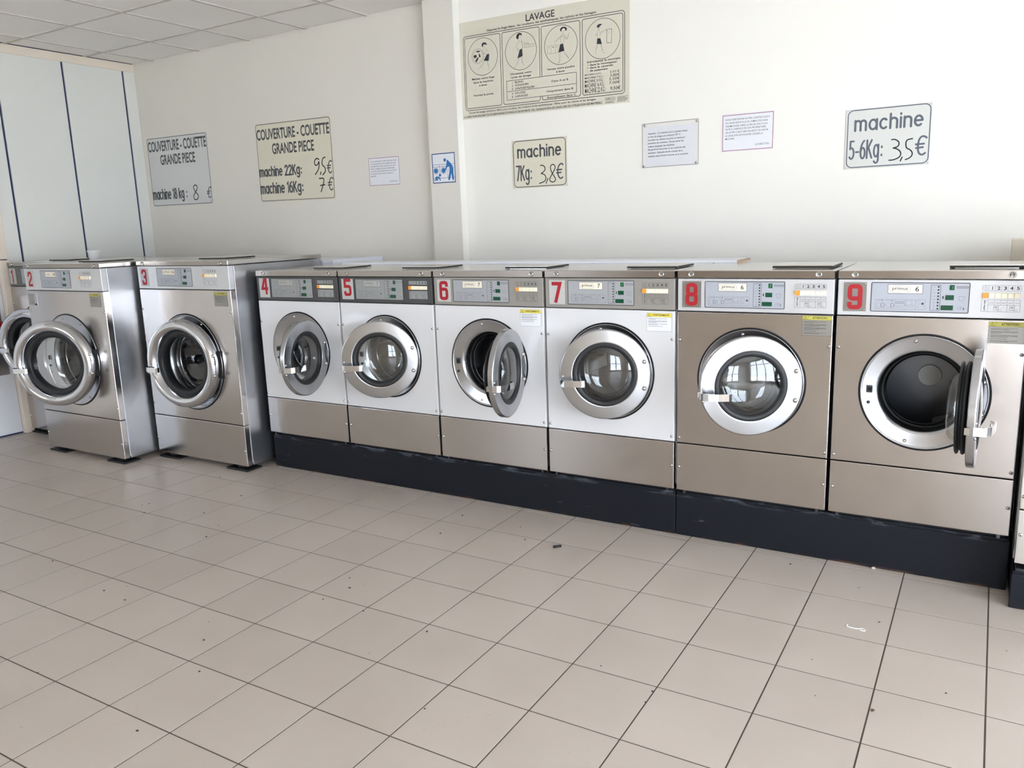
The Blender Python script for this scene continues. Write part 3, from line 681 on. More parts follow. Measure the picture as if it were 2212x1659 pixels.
        for q in range(2):
            x = X(-0.1680 + 0.0347 * q); z = A(1.1010)
            pg.strip([(x - 0.004 + 0.010 * math.cos(2 * PI * t / 20), z + 0.010 * math.sin(2 * PI * t / 20)) for t in range(20)], 0.0007, Y - 0.0008, True)
            pg.strip([(x + 0.008 + 0.006 * math.cos(2 * PI * t / 20), z + 0.0088 * math.sin(2 * PI * t / 20)) for t in range(20)], 0.0016, Y - 0.0010, True)
            pg.rect(x - 0.014, x + 0.002, A(1.1188), A(1.1200), Y - 0.0008); pg.rect(x + 0.003, x + 0.010, A(1.1178), A(1.1206), Y - 0.0008)
        for q in range(6):
            for r_ in range(2): pg.rect(X(-0.1140 + 0.0052 * q), X(-0.1110 + 0.0052 * q), A(1.1075 + 0.006 * r_), A(1.1105 + 0.006 * r_), Y - 0.0008)
        pg.strip([(X(-0.113), A(1.102)), (X(-0.106), A(1.092)), (X(-0.098), A(1.100)), (X(-0.090), A(1.091)), (X(-0.084), A(1.103))], 0.0008, Y - 0.0008)
        pg.strip([(X(-0.080), A(1.102)), (X(-0.078), A(1.120)), (X(-0.058), A(1.121)), (X(-0.057), A(1.104))], 0.0008, Y - 0.0008)
        pg.strip([(X(-0.080), A(1.102)), (X(-0.070), A(1.096)), (X(-0.050), A(1.098)), (X(-0.057), A(1.104)), (X(-0.080), A(1.102))], 0.0008, Y - 0.0010)
        pg.strip([(X(-0.043), A(1.096)), (X(-0.043), A(1.120)), (X(-0.034), A(1.120)), (X(-0.034), A(1.096)), (X(-0.043), A(1.096))], 0.0006, Y - 0.0008)
        pg.rect(X(-0.031), X(-0.024), A(1.1085), A(1.1095), Y - 0.0008)
        pg.build('pictogram_strip', 'print_grey', dp)
        MB().rect(X(-0.0235), X(-0.0170), A(1.1055), A(1.1125), Y - 0.0010).build('coin_slot_mark', 'disp_line', dp)
        il = MB()
        for q in range(8): il.disc(0.0033, Y - 0.0010, 10, (X(0.0305), 0, A(1.174 - 0.01186 * q)))
        il.build('indicator_lamps', 'disp_line', dp)
        ic = MB()
        for q in range(8):
            z = A(1.174 - 0.01186 * q)
            if q in (2, 3, 4): ic.rect(X(0.011), X(0.023), z - 0.0006, z + 0.0006, Y - 0.0008)
            elif q < 2: ic.strip([(X(0.012), z + 0.002), (X(0.015), z - 0.002), (X(0.020), z - 0.002), (X(0.023), z + 0.002)], 0.0006, Y - 0.0008)
            else: ic.strip([(X(0.0175) + 0.0034 * math.cos(2 * PI * t / 12), z + 0.0034 * math.sin(2 * PI * t / 12)) for t in range(12)], 0.0006, Y - 0.0008, True)
        ic.strip([(X(0.098), A(1.138)), (X(0.119), A(1.138))], 0.001, Y - 0.0008)
        ic.strip(fillet([(X(0.099), A(1.138)), (X(0.101), A(1.122)), (X(0.116), A(1.122)), (X(0.118), A(1.138))], 0.005), 0.0009, Y - 0.0008)
        ic.strip([(X(0.0955), A(1.096)), (X(0.098), A(1.090)), (X(0.106), A(1.093)), (X(0.107), A(1.101)), (X(0.0965), A(1.099))], 0.0008, Y - 0.0008)
        ic.strip([(X(0.1075), A(1.089)), (X(0.1105), A(1.101))], 0.0008, Y - 0.0008)
        ic.poly([(X(0.114), A(1.089)), (X(0.120), A(1.089)), (X(0.117), A(1.100))], Y - 0.0008)
        ic.build('overlay_icons', 'print_grey', dp)
        hb_ = MB(); hb_.poly(rr_pts(X(0.090), X(0.1295), A(1.1685), A(1.1765), 0.002), Y - 0.0008); hb_.build('display_caption', 'print_grey', dp)
        MB().text('000000', X(0.092), X(0.1275), A(1.170), 0.005, Y - 0.0013).build('caption_lettering', 'print_light', dp)
        for a_, b_, c_, e_ in ((0.067, 0.083, 1.162, 1.181), (0.055, 0.083, 1.1245, 1.1430), (0.0415, 0.0825, 1.0865, 1.1045)):
            MB().box(X(a_), X(b_), Y - 0.0016, 0.0, A(c_), A(e_)).build('green_screen', 'screen', dp)
        MB().poly(rr_pts(X(0.0448), X(0.0492), A(1.1285), A(1.1395), 0.002), Y - 0.0009).build('infrared_window', 'disp_line', dp)
        if num in (7, 8, 9):
            MB().strip([(X(0.0725), A(1.1765)), (X(0.0785), A(1.1765)), (X(0.0785), A(1.1715)), (X(0.0725), A(1.1715)), (X(0.0725), A(1.1665)), (X(0.0785), A(1.1665))] if num != 9 else [(X(0.0775), A(1.1765)), (X(0.0775), A(1.1665))], 0.0011, Y - 0.0018).build('lit_digit', 'led_on', dp)
    # --- start buttons and their print
        bx = 0.0 if not big or num == 1 else 0.030
        B = lambda x: x + bx
        for q in range(6):
            MB().box(B(0.1745 + 0.0201 * q), B(0.1939 + 0.0201 * q), -0.0075, 0.002, A(1.1345), A(1.1535), b=0.0012).build('start_button' if q == 0 else 'program_button', 'btn_orange' if q == 0 else 'btn_cream', root, label='orange start button' if q == 0 else None)
        pale = num in (1, 4, 5)
        if pale:
            MB().rect(B(0.1735), B(0.2945), A(1.1605), A(1.1805), Y - 0.0003).build('number_legend_ground', 'disp_warm', root)
            MB().rect(B(0.1735), B(0.2955), A(1.0845), A(1.1275), Y - 0.0003).build('program_table_ground', 'disp_warm', root)
        ln = MB(); ln.rrect(B(0.1735), B(0.2945), A(1.1605), A(1.1805), 0.0015, 0.0007, Y - 0.0006)
        for q in range(1, 6): x = B(0.1735 + 0.0201 * q); ln.strip([(x, A(1.1605)), (x, A(1.1805))], 0.0006, Y - 0.0006)
        x = B(0.1835); ln.strip([(x - 0.0080, A(1.1705)), (x, A(1.1785)), (x + 0.0080, A(1.1705)), (x, A(1.1625))], 0.0006, Y - 0.0006, True); ln.strip([(x, A(1.1735)), (x, A(1.1675))], 0.0010, Y - 0.0006)
        ln.rrect(B(0.1735), B(0.2955), A(1.0845), A(1.1275), 0.0012, 0.0007, Y - 0.0006)
        ln.strip([(B(0.1945), A(1.0845)), (B(0.1945), A(1.1275))], 0.0006, Y - 0.0006); ln.strip([(B(0.1945), A(1.109)), (B(0.2955), A(1.109))], 0.0006, Y - 0.0006)
        for q in range(1, 5): x = B(0.1945 + 0.0202 * q); ln.strip([(x, A(1.109)), (x, A(1.1275))], 0.0006, Y - 0.0006)
        ln.strip([(B(0.2551), A(1.0845)), (B(0.2551), A(1.109))], 0.0006, Y - 0.0006)
        for q in range(5):
            x = B(0.1985 + 0.0202 * q); ln.strip([(x, A(1.1165)), (x + 0.003, A(1.1150)), (x + 0.006, A(1.1195))], 0.0008, Y - 0.0006); ln.strip([(x + 0.007, A(1.1165)), (x + 0.010, A(1.1150)), (x + 0.013, A(1.1195))], 0.0008, Y - 0.0006)
        for x in (B(0.213), B(0.263)):
            ln.strip([(x, A(1.0895)), (x + 0.001, A(1.1045)), (x + 0.016, A(1.1065)), (x + 0.015, A(1.0925)), (x, A(1.0895))], 0.0007, Y - 0.0006)
            ln.text('ABC', x + 0.002, x + 0.014, A(1.0975), 0.0055, Y - 0.0009, 0.0)
            ln.strip([(x + 0.008, A(1.0900)), (x + 0.024, A(1.0935))], 0.0007, Y - 0.0006); ln.strip([(x + 0.012, A(1.0870)), (x + 0.027, A(1.0885))], 0.0007, Y - 0.0006)
        ln.build('program_print', 'ink' if not big else 'print_grey', root)
        nm = MB()
        for q in range(5): x = B(0.1975 + 0.0201 * q); nm.text('12345'[q], x + 0.0025, x + 0.0125, A(1.1650), 0.0115, Y - 0.0006, 0.022)
        for q, ch in enumerate('START'): nm.text(ch, B(0.1815), B(0.1870), A(1.1190 - 0.0080 * q), 0.0060, Y - 0.0006, 0.02)
        nm.build('program_numbers', 'ink', root)
    # --- warning sticker
        if sticker:
            sx0, sx1, sz0, sz1 = (0.2065, 0.3225, 0.972, 1.053) if not big else (0.286, 0.400, 1.034, 1.118)
            if num in (6, 7): sx0, sx1, sz0, sz1 = 0.1945, 0.3125, 0.9645, 1.046
            if num == 9: sx0, sx1, sz0, sz1 = 0.2025, 0.318, 0.970, 1.049
            st = MB().rect(sx0, sx1, Z(sz0), Z(sz1), -0.0004).build('warning_sticker', 'paper' if num in (6, 7) else 'sticker_steel', root)
            hh = 0.0170
            MB().rect(sx0 + 0.0006, sx1 - 0.0006, Z(sz1) - hh, Z(sz1) - 0.0006, -0.0008).build('sticker_header', 'yellow' if num in (6, 7) else 'yellow_old', st)
            sl = MB(); sl.strip([(sx0, Z(sz0)), (sx1, Z(sz0)), (sx1, Z(sz1)), (sx0, Z(sz1))], 0.0007, -0.0011, True)
            sl.strip([(sx0, Z(sz1) - hh), (sx1, Z(sz1) - hh)], 0.0007, -0.0012); sl.strip([(sx0 + 0.0225, Z(sz1) - hh), (sx0 + 0.0225, Z(sz1))], 0.0007, -0.0012)
            sl.strip([(sx0 + 0.0045, Z(sz1) - hh + 0.002), (sx0 + 0.0185, Z(sz1) - hh + 0.002), (sx0 + 0.0115, Z(sz1) - 0.002)], 0.0010, -0.0012, True); sl.strip([(sx0 + 0.0115, Z(sz1) - hh + 0.005), (sx0 + 0.0115, Z(sz1) - 0.0075)], 0.0012, -0.0012)
            if sticker == 'ATTENTION !': sl.text(sticker, sx0 + 0.040, sx0 + 0.098, Z(sz1) - hh + 0.0050, 0.0078, -0.0012, 0.025)
            else: sl.text(sticker, sx0 + 0.029, sx1 - 0.011, Z(sz1) - hh + 0.0055, 0.0068, -0.0012, 0.025)
            zz = Z(sz1) - hh - 0.008; rg = random.Random(num)
            for n_ in (2, 3, 3, 1, 2) if num in (8, 9) else (2, 3, 2, 1):
                for q in range(n_):
                    x = sx0 + 0.008; ln_ = (0.86 if q < n_ - 1 else rg.uniform(0.3, 0.7)) * (sx1 - sx0 - 0.016)
                    if q == 0: sl.rect(sx0 + 0.003, sx0 + 0.0045, zz, zz + 0.0012, -0.0009)
                    while x < sx0 + 0.008 + ln_:
                        ww = rg.uniform(0.003, 0.011); sl.rect(x, min(x + ww, sx0 + 0.008 + ln_), zz, zz + 0.0013, -0.0009); x += ww + 0.0009
                    zz -= 0.0036
                zz -= 0.0032
            sl.build('sticker_lettering', 'ink', st)
        if recess:
            rc = MB().box(-0.418, -0.316, -0.0012, 0.001, Z(1.028), Z(1.110), b=0.0005).build('latch_box', 'steel_side', root)
            MB().box(-0.414, -0.352, -0.0022, -0.0010, Z(1.036), Z(1.106)).build('latch_box_cover', 'sticker_steel', rc)
            MB().box(-0.352, -0.322, -0.0018, -0.0010, Z(1.030), Z(1.042)).build('latch_box_slot', 'ink', rc)
    return root

SM = dict(W=0.652, D=0.60, z0=0.230, seam=0.455, panb=1.0585, trimb=1.2040, top=1.2375, cz=0.7640, big=False)
BG = dict(z0=0.035, seam=0.296, panb=1.1310, trimb=1.2785, top=1.3085, cz=0.6720, big=True)
c = lambda k: 0.572 + 0.664 * (k - 4) + 0.332
machine(1, 'steel washing machine numbered 1 with olive grey panel, half hidden behind machine 2', -1.590, -0.120, W=0.665, D=0.75, theta=17, pan='pan_olive', front='steel', plate='plate_w', logo='10', Rd=0.262, **dict(BG, cz=0.72))
machine(2, 'large steel washing machine numbered 2 with its thick round door standing ajar', -0.8100, -0.370, W=0.868, D=0.785, theta=24.3, pan='pan_silver', front='steel', plate='plate_w', logo='18', disp='disp', sticker='AVERTISSEMENTS', recess=True, **BG)
machine(3, 'large steel washing machine numbered 3 standing on the floor beside machine 4', 0.092, -0.140, W=0.865, D=0.785, theta=8.3, pan='pan_silver', front='steel', plate='plate_m', logo='16', disp='disp', sticker='AVERTISSEMENTS', **BG)
machine(4, 'white front washing machine numbered 4 with charcoal panel and door wide open', c(4), 0.02, theta=100, pan='pan_dark', front='white', plate='plate_w', logo='7', disp='disp_warm', **SM)
machine(5, 'white front washing machine numbered 5 with charcoal panel and door slightly ajar', c(5), 0.02, theta=28, pan='pan_dark', front='white', plate='plate_w', logo='7', disp='disp_warm', **SM)
machine(6, 'white front washing machine numbered 6 with taupe panel and door wide open', c(6), 0.02, theta=99.1, pan='pan_taupe', front='white', plate='plate_w', logo='7', disp='disp_n', sticker='AVERTISSEMENTS', **SM)
machine(7, 'white front washing machine numbered 7 with taupe panel and door nearly closed', c(7), 0.02, theta=17.7, pan='pan_taupe', front='white', plate='plate_w', logo='7', disp='disp_n', sticker='AVERTISSEMENTS', **SM)
machine(8, 'steel front washing machine numbered 8, door glass ajar reflecting the daylight', c(8), 0.02, theta=26.7, pan='pan_silver', front='steel', plate='plate_m', logo='6', disp='disp', sticker='ATTENTION !', **SM)
machine(9, 'steel front washing machine numbered 9 with door swung fully open toward the viewer', c(9), 0.02, theta=88, dhx=-0.014, pan='pan_silver', front='steel', plate='plate_m', logo='6', disp='disp', sticker='ATTENTION !', **SM)
machine(0, 'washing machine cut off by the right edge of the photo, standing forward of machine 9', 4.968, -0.110, W=0.80, D=0.75, theta=3, pan='pan_silver', front='steel_light', plate=None, logo='', zf=0.148, **dict(BG, z0=0.178, seam=0.385))
POSTER={'texts': [('LAVAGE', -0.0913, 0.1067, 0.2388, 0.0378), ('Séparez le linge blanc, les couleurs, les synthétiques, les nylons et les lainages.', -0.3741, 0.3835, 0.2186, 0.0118), ('Mettez votre linge', -0.4979, -0.3277, -0.0607, 0.0116), ('dans la machine', -0.4894, -0.3373, -0.0816, 0.0116), ('à laver', -0.444, -0.3819, -0.1021, 0.0111), ('Fermez la porte', -0.4873, -0.3398, -0.1605, 0.0117), ('Choisissez votre', -0.2115, -0.0593, -0.0605, 0.0113), ('cycle de lavage', -0.2073, -0.0631, -0.0799, 0.0108), ('Versez votre poudre', 0.0491, 0.2356, -0.0622, 0.0114), ('à laver', 0.1114, 0.1717, -0.0814, 0.0113), ('Introduisez la monnaie', 0.3191, 0.5303, -0.0514, 0.011), ('• dans le monnayeur', 0.3214, 0.5106, -0.0687, 0.011), ('• dans la centrale', 0.3213, 0.4847, -0.0844, 0.0107), ('de paiement', 0.3365, 0.4507, -0.1008, 0.0106), ('MACHINE 5-6 KG :', 0.3027, 0.4128, -0.1211, 0.0085), ('MACHINE 7 KG :', 0.3024, 0.4227, -0.1404, 0.0111), ('MACHINE 10 KG :', 0.3022, 0.425, -0.1616, 0.0156), ('MACHINE 16 KG :', 0.3018, 0.4323, -0.1892, 0.0223), ('MACHINE 22 KG :', 0.3024, 0.4385, -0.2207, 0.0268), ('1', -0.2013, -0.1943, -0.1113, 0.0104), ('2', -0.2018, -0.1937, -0.1301, 0.0103), ('3', -0.2023, -0.1942, -0.1496, 0.0109), ('4', -0.2031, -0.195, -0.1774, 0.0114), ('5', -0.2037, -0.1943, -0.1964, 0.0114), ('BLANC', -0.1792, -0.1172, -0.1108, 0.0113), ('COULEURS', -0.1797, -0.0823, -0.1293, 0.0113), ('SYNTHETIQUES', -0.1791, -0.0406, -0.1502, 0.0117), ('NYLONS', -0.1798, -0.1063, -0.176, 0.0113), ('LAINAGES', -0.1804, -0.088, -0.195, 0.0113), ('Dans A et B', 0.0789, 0.1922, -0.1324, 0.0109), ('Uniquement dans B', 0.0432, 0.2247, -0.1879, 0.0115), ('Assouplissant dans C', 0.0441, 0.2426, -0.2246, 0.0115), ('Durée de lavage (environ): 40mn pour le blanc, les couleurs et les synthétiques / 30mn pour les nylons et les lainages.', -0.5285, 0.3757, -0.2632, 0.0103), ("LA DIRECTION DECLINE TOUTE RESPONSABILITE DANS LE CAS DE PERTE, VOL, DEGRADATION DE LINGE LORS DE L'UTILISATION DES MATERIELS.", -0.571, 0.4146, -0.2874, 0.0118), ('A', 0.0627, 0.0708, 0.0638, 0.0063), ('B', 0.0898, 0.098, 0.063, 0.0063), ('C', 0.1125, 0.1206, 0.0624, 0.0063), ('SUPER LAV', 0.4381, 0.4942, -0.2706, 0.0088)], 'hand': [('3,50 €', 0.4645, 0.525, -0.1216, 0.0114), ('3,80€', 0.4643, 0.5263, -0.1422, 0.0144), ('5,50€', 0.4591, 0.5262, -0.1624, 0.0149), ('7,00€', 0.459, 0.528, -0.1844, 0.0153), ('9,50€', 0.4657, 0.5302, -0.2174, 0.0184)], 'frames': [(-0.5554, 0.5574, -0.2436, 0.2081), (-0.5445, -0.2796, -0.2307, 0.1962), (-0.2649, -0.0004, -0.2306, 0.196), (0.0132, 0.2734, -0.2302, 0.1932), (0.2885, 0.5464, -0.2292, 0.195)], 'table': (-0.2394, 0.2474, -0.2066, -0.0929), 'mid': [(-0.24, -0.1563), (0.2473, -0.1572)], 'capsule': (0.4341, 0.4982, -0.2761, -0.257), 'fine': (0.5116, 0.578, -0.2877, -0.2568), 'phone': (0.4339, 0.498, -0.2906, -0.28), 'circles': [(-0.4116, 0.0741, 0.1112), (-0.1323, 0.0736, 0.1107), (0.145, 0.0736, 0.1108), (0.4182, 0.0728, 0.1107)], 'solid': [[(-0.3783, 0.0852), (-0.3617, 0.0832), (-0.3676, 0.0434), (-0.4047, 0.0489)], [(-0.1395, 0.081), (-0.1218, 0.0869), (-0.1194, 0.0426), (-0.1576, 0.0318)], [(0.1407, 0.0763), (0.1608, 0.0799), (0.1689, 0.0367), (0.1286, 0.0318)], [(0.3853, 0.0785), (0.4048, 0.0759), (0.4142, 0.0434), (0.3816, 0.0476)], [(-0.4163, 0.1342), (-0.4167, 0.149), (-0.407, 0.1577), (-0.3907, 0.157), (-0.3781, 0.1477), (-0.3775, 0.1366), (-0.382, 0.1408), (-0.3912, 0.145), (-0.4028, 0.1454), (-0.4079, 0.1313)], [(-0.1619, 0.1501), (-0.1616, 0.1644), (-0.1524, 0.1757), (-0.1369, 0.1796), (-0.123, 0.1735), (-0.1207, 0.1625), (-0.1264, 0.1632), (-0.135, 0.168), (-0.144, 0.162), (-0.1466, 0.1445), (-0.1533, 0.1436)], [(0.1412, 0.1555), (0.1437, 0.1651), (0.1542, 0.1723), (0.1718, 0.1723), (0.1849, 0.1655), (0.1885, 0.1564), (0.1831, 0.1473), (0.1773, 0.1481), (0.176, 0.1581), (0.1658, 0.1657), (0.157, 0.162), (0.1509, 0.1542), (0.1508, 0.1468), (0.1464, 0.1486)], [(0.3818, 0.1416), (0.3861, 0.1506), (0.3959, 0.1552), (0.4084, 0.1553), (0.4167, 0.1511), (0.4097, 0.1468), (0.4013, 0.1436), (0.3971, 0.1358), (0.3887, 0.1346)], [(-0.4801, 0.0884), (-0.4634, 0.092), (-0.4519, 0.0813), (-0.4689, 0.0703), (-0.4791, 0.0753)], [(-0.4396, 0.0983), (-0.4305, 0.0898), (-0.4263, 0.0745), (-0.4358, 0.0701), (-0.4402, 0.0798)], [(-0.4695, 0.0536), (-0.4547, 0.0705), (-0.4403, 0.0762), (-0.4456, 0.0619), (-0.4603, 0.0451)], [(-0.4651, 0.1089), (-0.4437, 0.1136), (-0.4251, 0.1076), (-0.4441, 0.1026)]], 'lines': [[(-0.4015, 0.0474), (-0.4209, 0.0256), (-0.4478, -0.0003)], [(-0.3945, 0.0466), (-0.414, 0.023), (-0.431, 0.0082)], [(-0.3852, 0.0455), (-0.3723, 0.0126), (-0.3612, -0.0016), (-0.3753, -0.0074)], [(-0.3782, 0.0447), (-0.3654, 0.0118)], [(-0.3782, 0.1146), (-0.363, 0.0833)], [(-0.3987, 0.1283), (-0.4087, 0.1093), (-0.4047, 0.0903), (-0.3792, 0.0853)], [(-0.3918, 0.1274), (-0.3806, 0.1131), (-0.3928, 0.0962), (-0.4187, 0.0902)], [(-0.3936, 0.1405), (-0.3986, 0.1319), (-0.4054, 0.1365)], [(-0.1519, 0.0304), (-0.1661, -0.004), (-0.1821, -0.0202), (-0.171, -0.0186)], [(-0.1407, 0.0345), (-0.1595, -0.0047)], [(-0.1229, 0.0413), (-0.1218, 0.0017), (-0.109, -0.016)], [(-0.1318, 0.0388), (-0.124, 0.0019)], [(-0.1401, 0.1436), (-0.1562, 0.1171), (-0.1656, 0.0968), (-0.1485, 0.0731), (-0.1462, 0.08), (-0.1568, 0.0957)], [(-0.1247, 0.1416), (-0.1196, 0.0874)], [(-0.1424, 0.1368), (-0.1363, 0.1181), (-0.125, 0.1309)], [(-0.1272, 0.1312), (-0.108, 0.1109), (-0.0732, 0.1099)], [(-0.1079, 0.1152), (-0.0861, 0.1152), (-0.0732, 0.1099)], [(-0.1169, 0.1049), (-0.0323, 0.1039), (-0.0326, 0.0888), (-0.1164, 0.0895), (-0.1169, 0.1049)], [(-0.1029, 0.1049), (-0.1024, 0.0895)], [(-0.0885, 0.1048), (-0.088, 0.0894)], [(-0.0742, 0.1044), (-0.0737, 0.0894)], [(-0.0603, 0.1044), (-0.0598, 0.0891)], [(-0.0465, 0.104), (-0.046, 0.0887)], [(-0.144, 0.1602), (-0.1312, 0.1478), (-0.1264, 0.1614)], [(0.158, 0.1396), (0.1474, 0.1201), (0.1576, 0.1174), (0.1668, 0.1372), (0.158, 0.1396)], [(0.1459, 0.1203), (0.1437, 0.0784)], [(0.1666, 0.1274), (0.1643, 0.0794)], [(0.1474, 0.125), (0.1099, 0.1002), (0.1007, 0.0864)], [(0.1443, 0.1155), (0.1143, 0.0959)], [(0.1711, 0.1292), (0.1853, 0.1002), (0.1944, 0.1236), (0.2034, 0.1347)], [(0.1679, 0.1173), (0.1837, 0.0967), (0.1912, 0.1043), (0.2032, 0.1249)], [(0.1568, 0.1534), (0.164, 0.1425), (0.1729, 0.1512)], [(0.0539, 0.0775), (0.1288, 0.0758), (0.128, 0.0318), (0.0545, 0.0322), (0.0539, 0.0775)], [(0.0804, 0.0766), (0.0802, 0.0328)], [(0.1074, 0.0761), (0.1071, 0.0319)], [(0.1339, 0.0303), (0.1332, -0.0095), (0.1299, -0.0279)], [(0.1413, 0.0306), (0.1389, -0.0202), (0.1299, -0.0279)], [(0.1605, 0.0295), (0.1895, 0.0011), (0.1986, -0.0136)], [(0.168, 0.0335), (0.1938, -0.0019), (0.1986, -0.0136)], [(0.3929, 0.1328), (0.3886, 0.1238), (0.3983, 0.1177), (0.3998, 0.1247), (0.3942, 0.1302)], [(0.3872, 0.1216), (0.3853, 0.0785)], [(0.4024, 0.1123), (0.4034, 0.0761)], [(0.3857, 0.1098), (0.3715, 0.0948), (0.3855, 0.0978)], [(0.4009, 0.1005), (0.4106, 0.0992), (0.4302, 0.1157), (0.4412, 0.1165)], [(0.4024, 0.1075), (0.4274, 0.1184)], [(0.3836, 0.0461), (0.3734, 0.0123), (0.3745, -0.0096)], [(0.3891, 0.0454), (0.3776, 0.0118)], [(0.4059, 0.0433), (0.4152, 0.0071), (0.4235, -0.006), (0.4359, -0.0063)], [(0.4114, 0.0425), (0.4208, 0.0064)], [(0.3999, 0.1414), (0.4082, 0.1355), (0.4012, 0.1317)], [(0.459, 0.1069), (0.4589, 0.0938)], [(0.4385, 0.1217), (0.4494, 0.1059)]], 'coinbox': [(0.4454, 0.1195), (0.4769, 0.1187), (0.4744, 0.044), (0.4455, 0.0453)], 'drum': (-0.4482, 0.0808, 0.0454), 'rect': ([1.9528, 2.4323], 1.1742, 0.5907, -0.0063)}
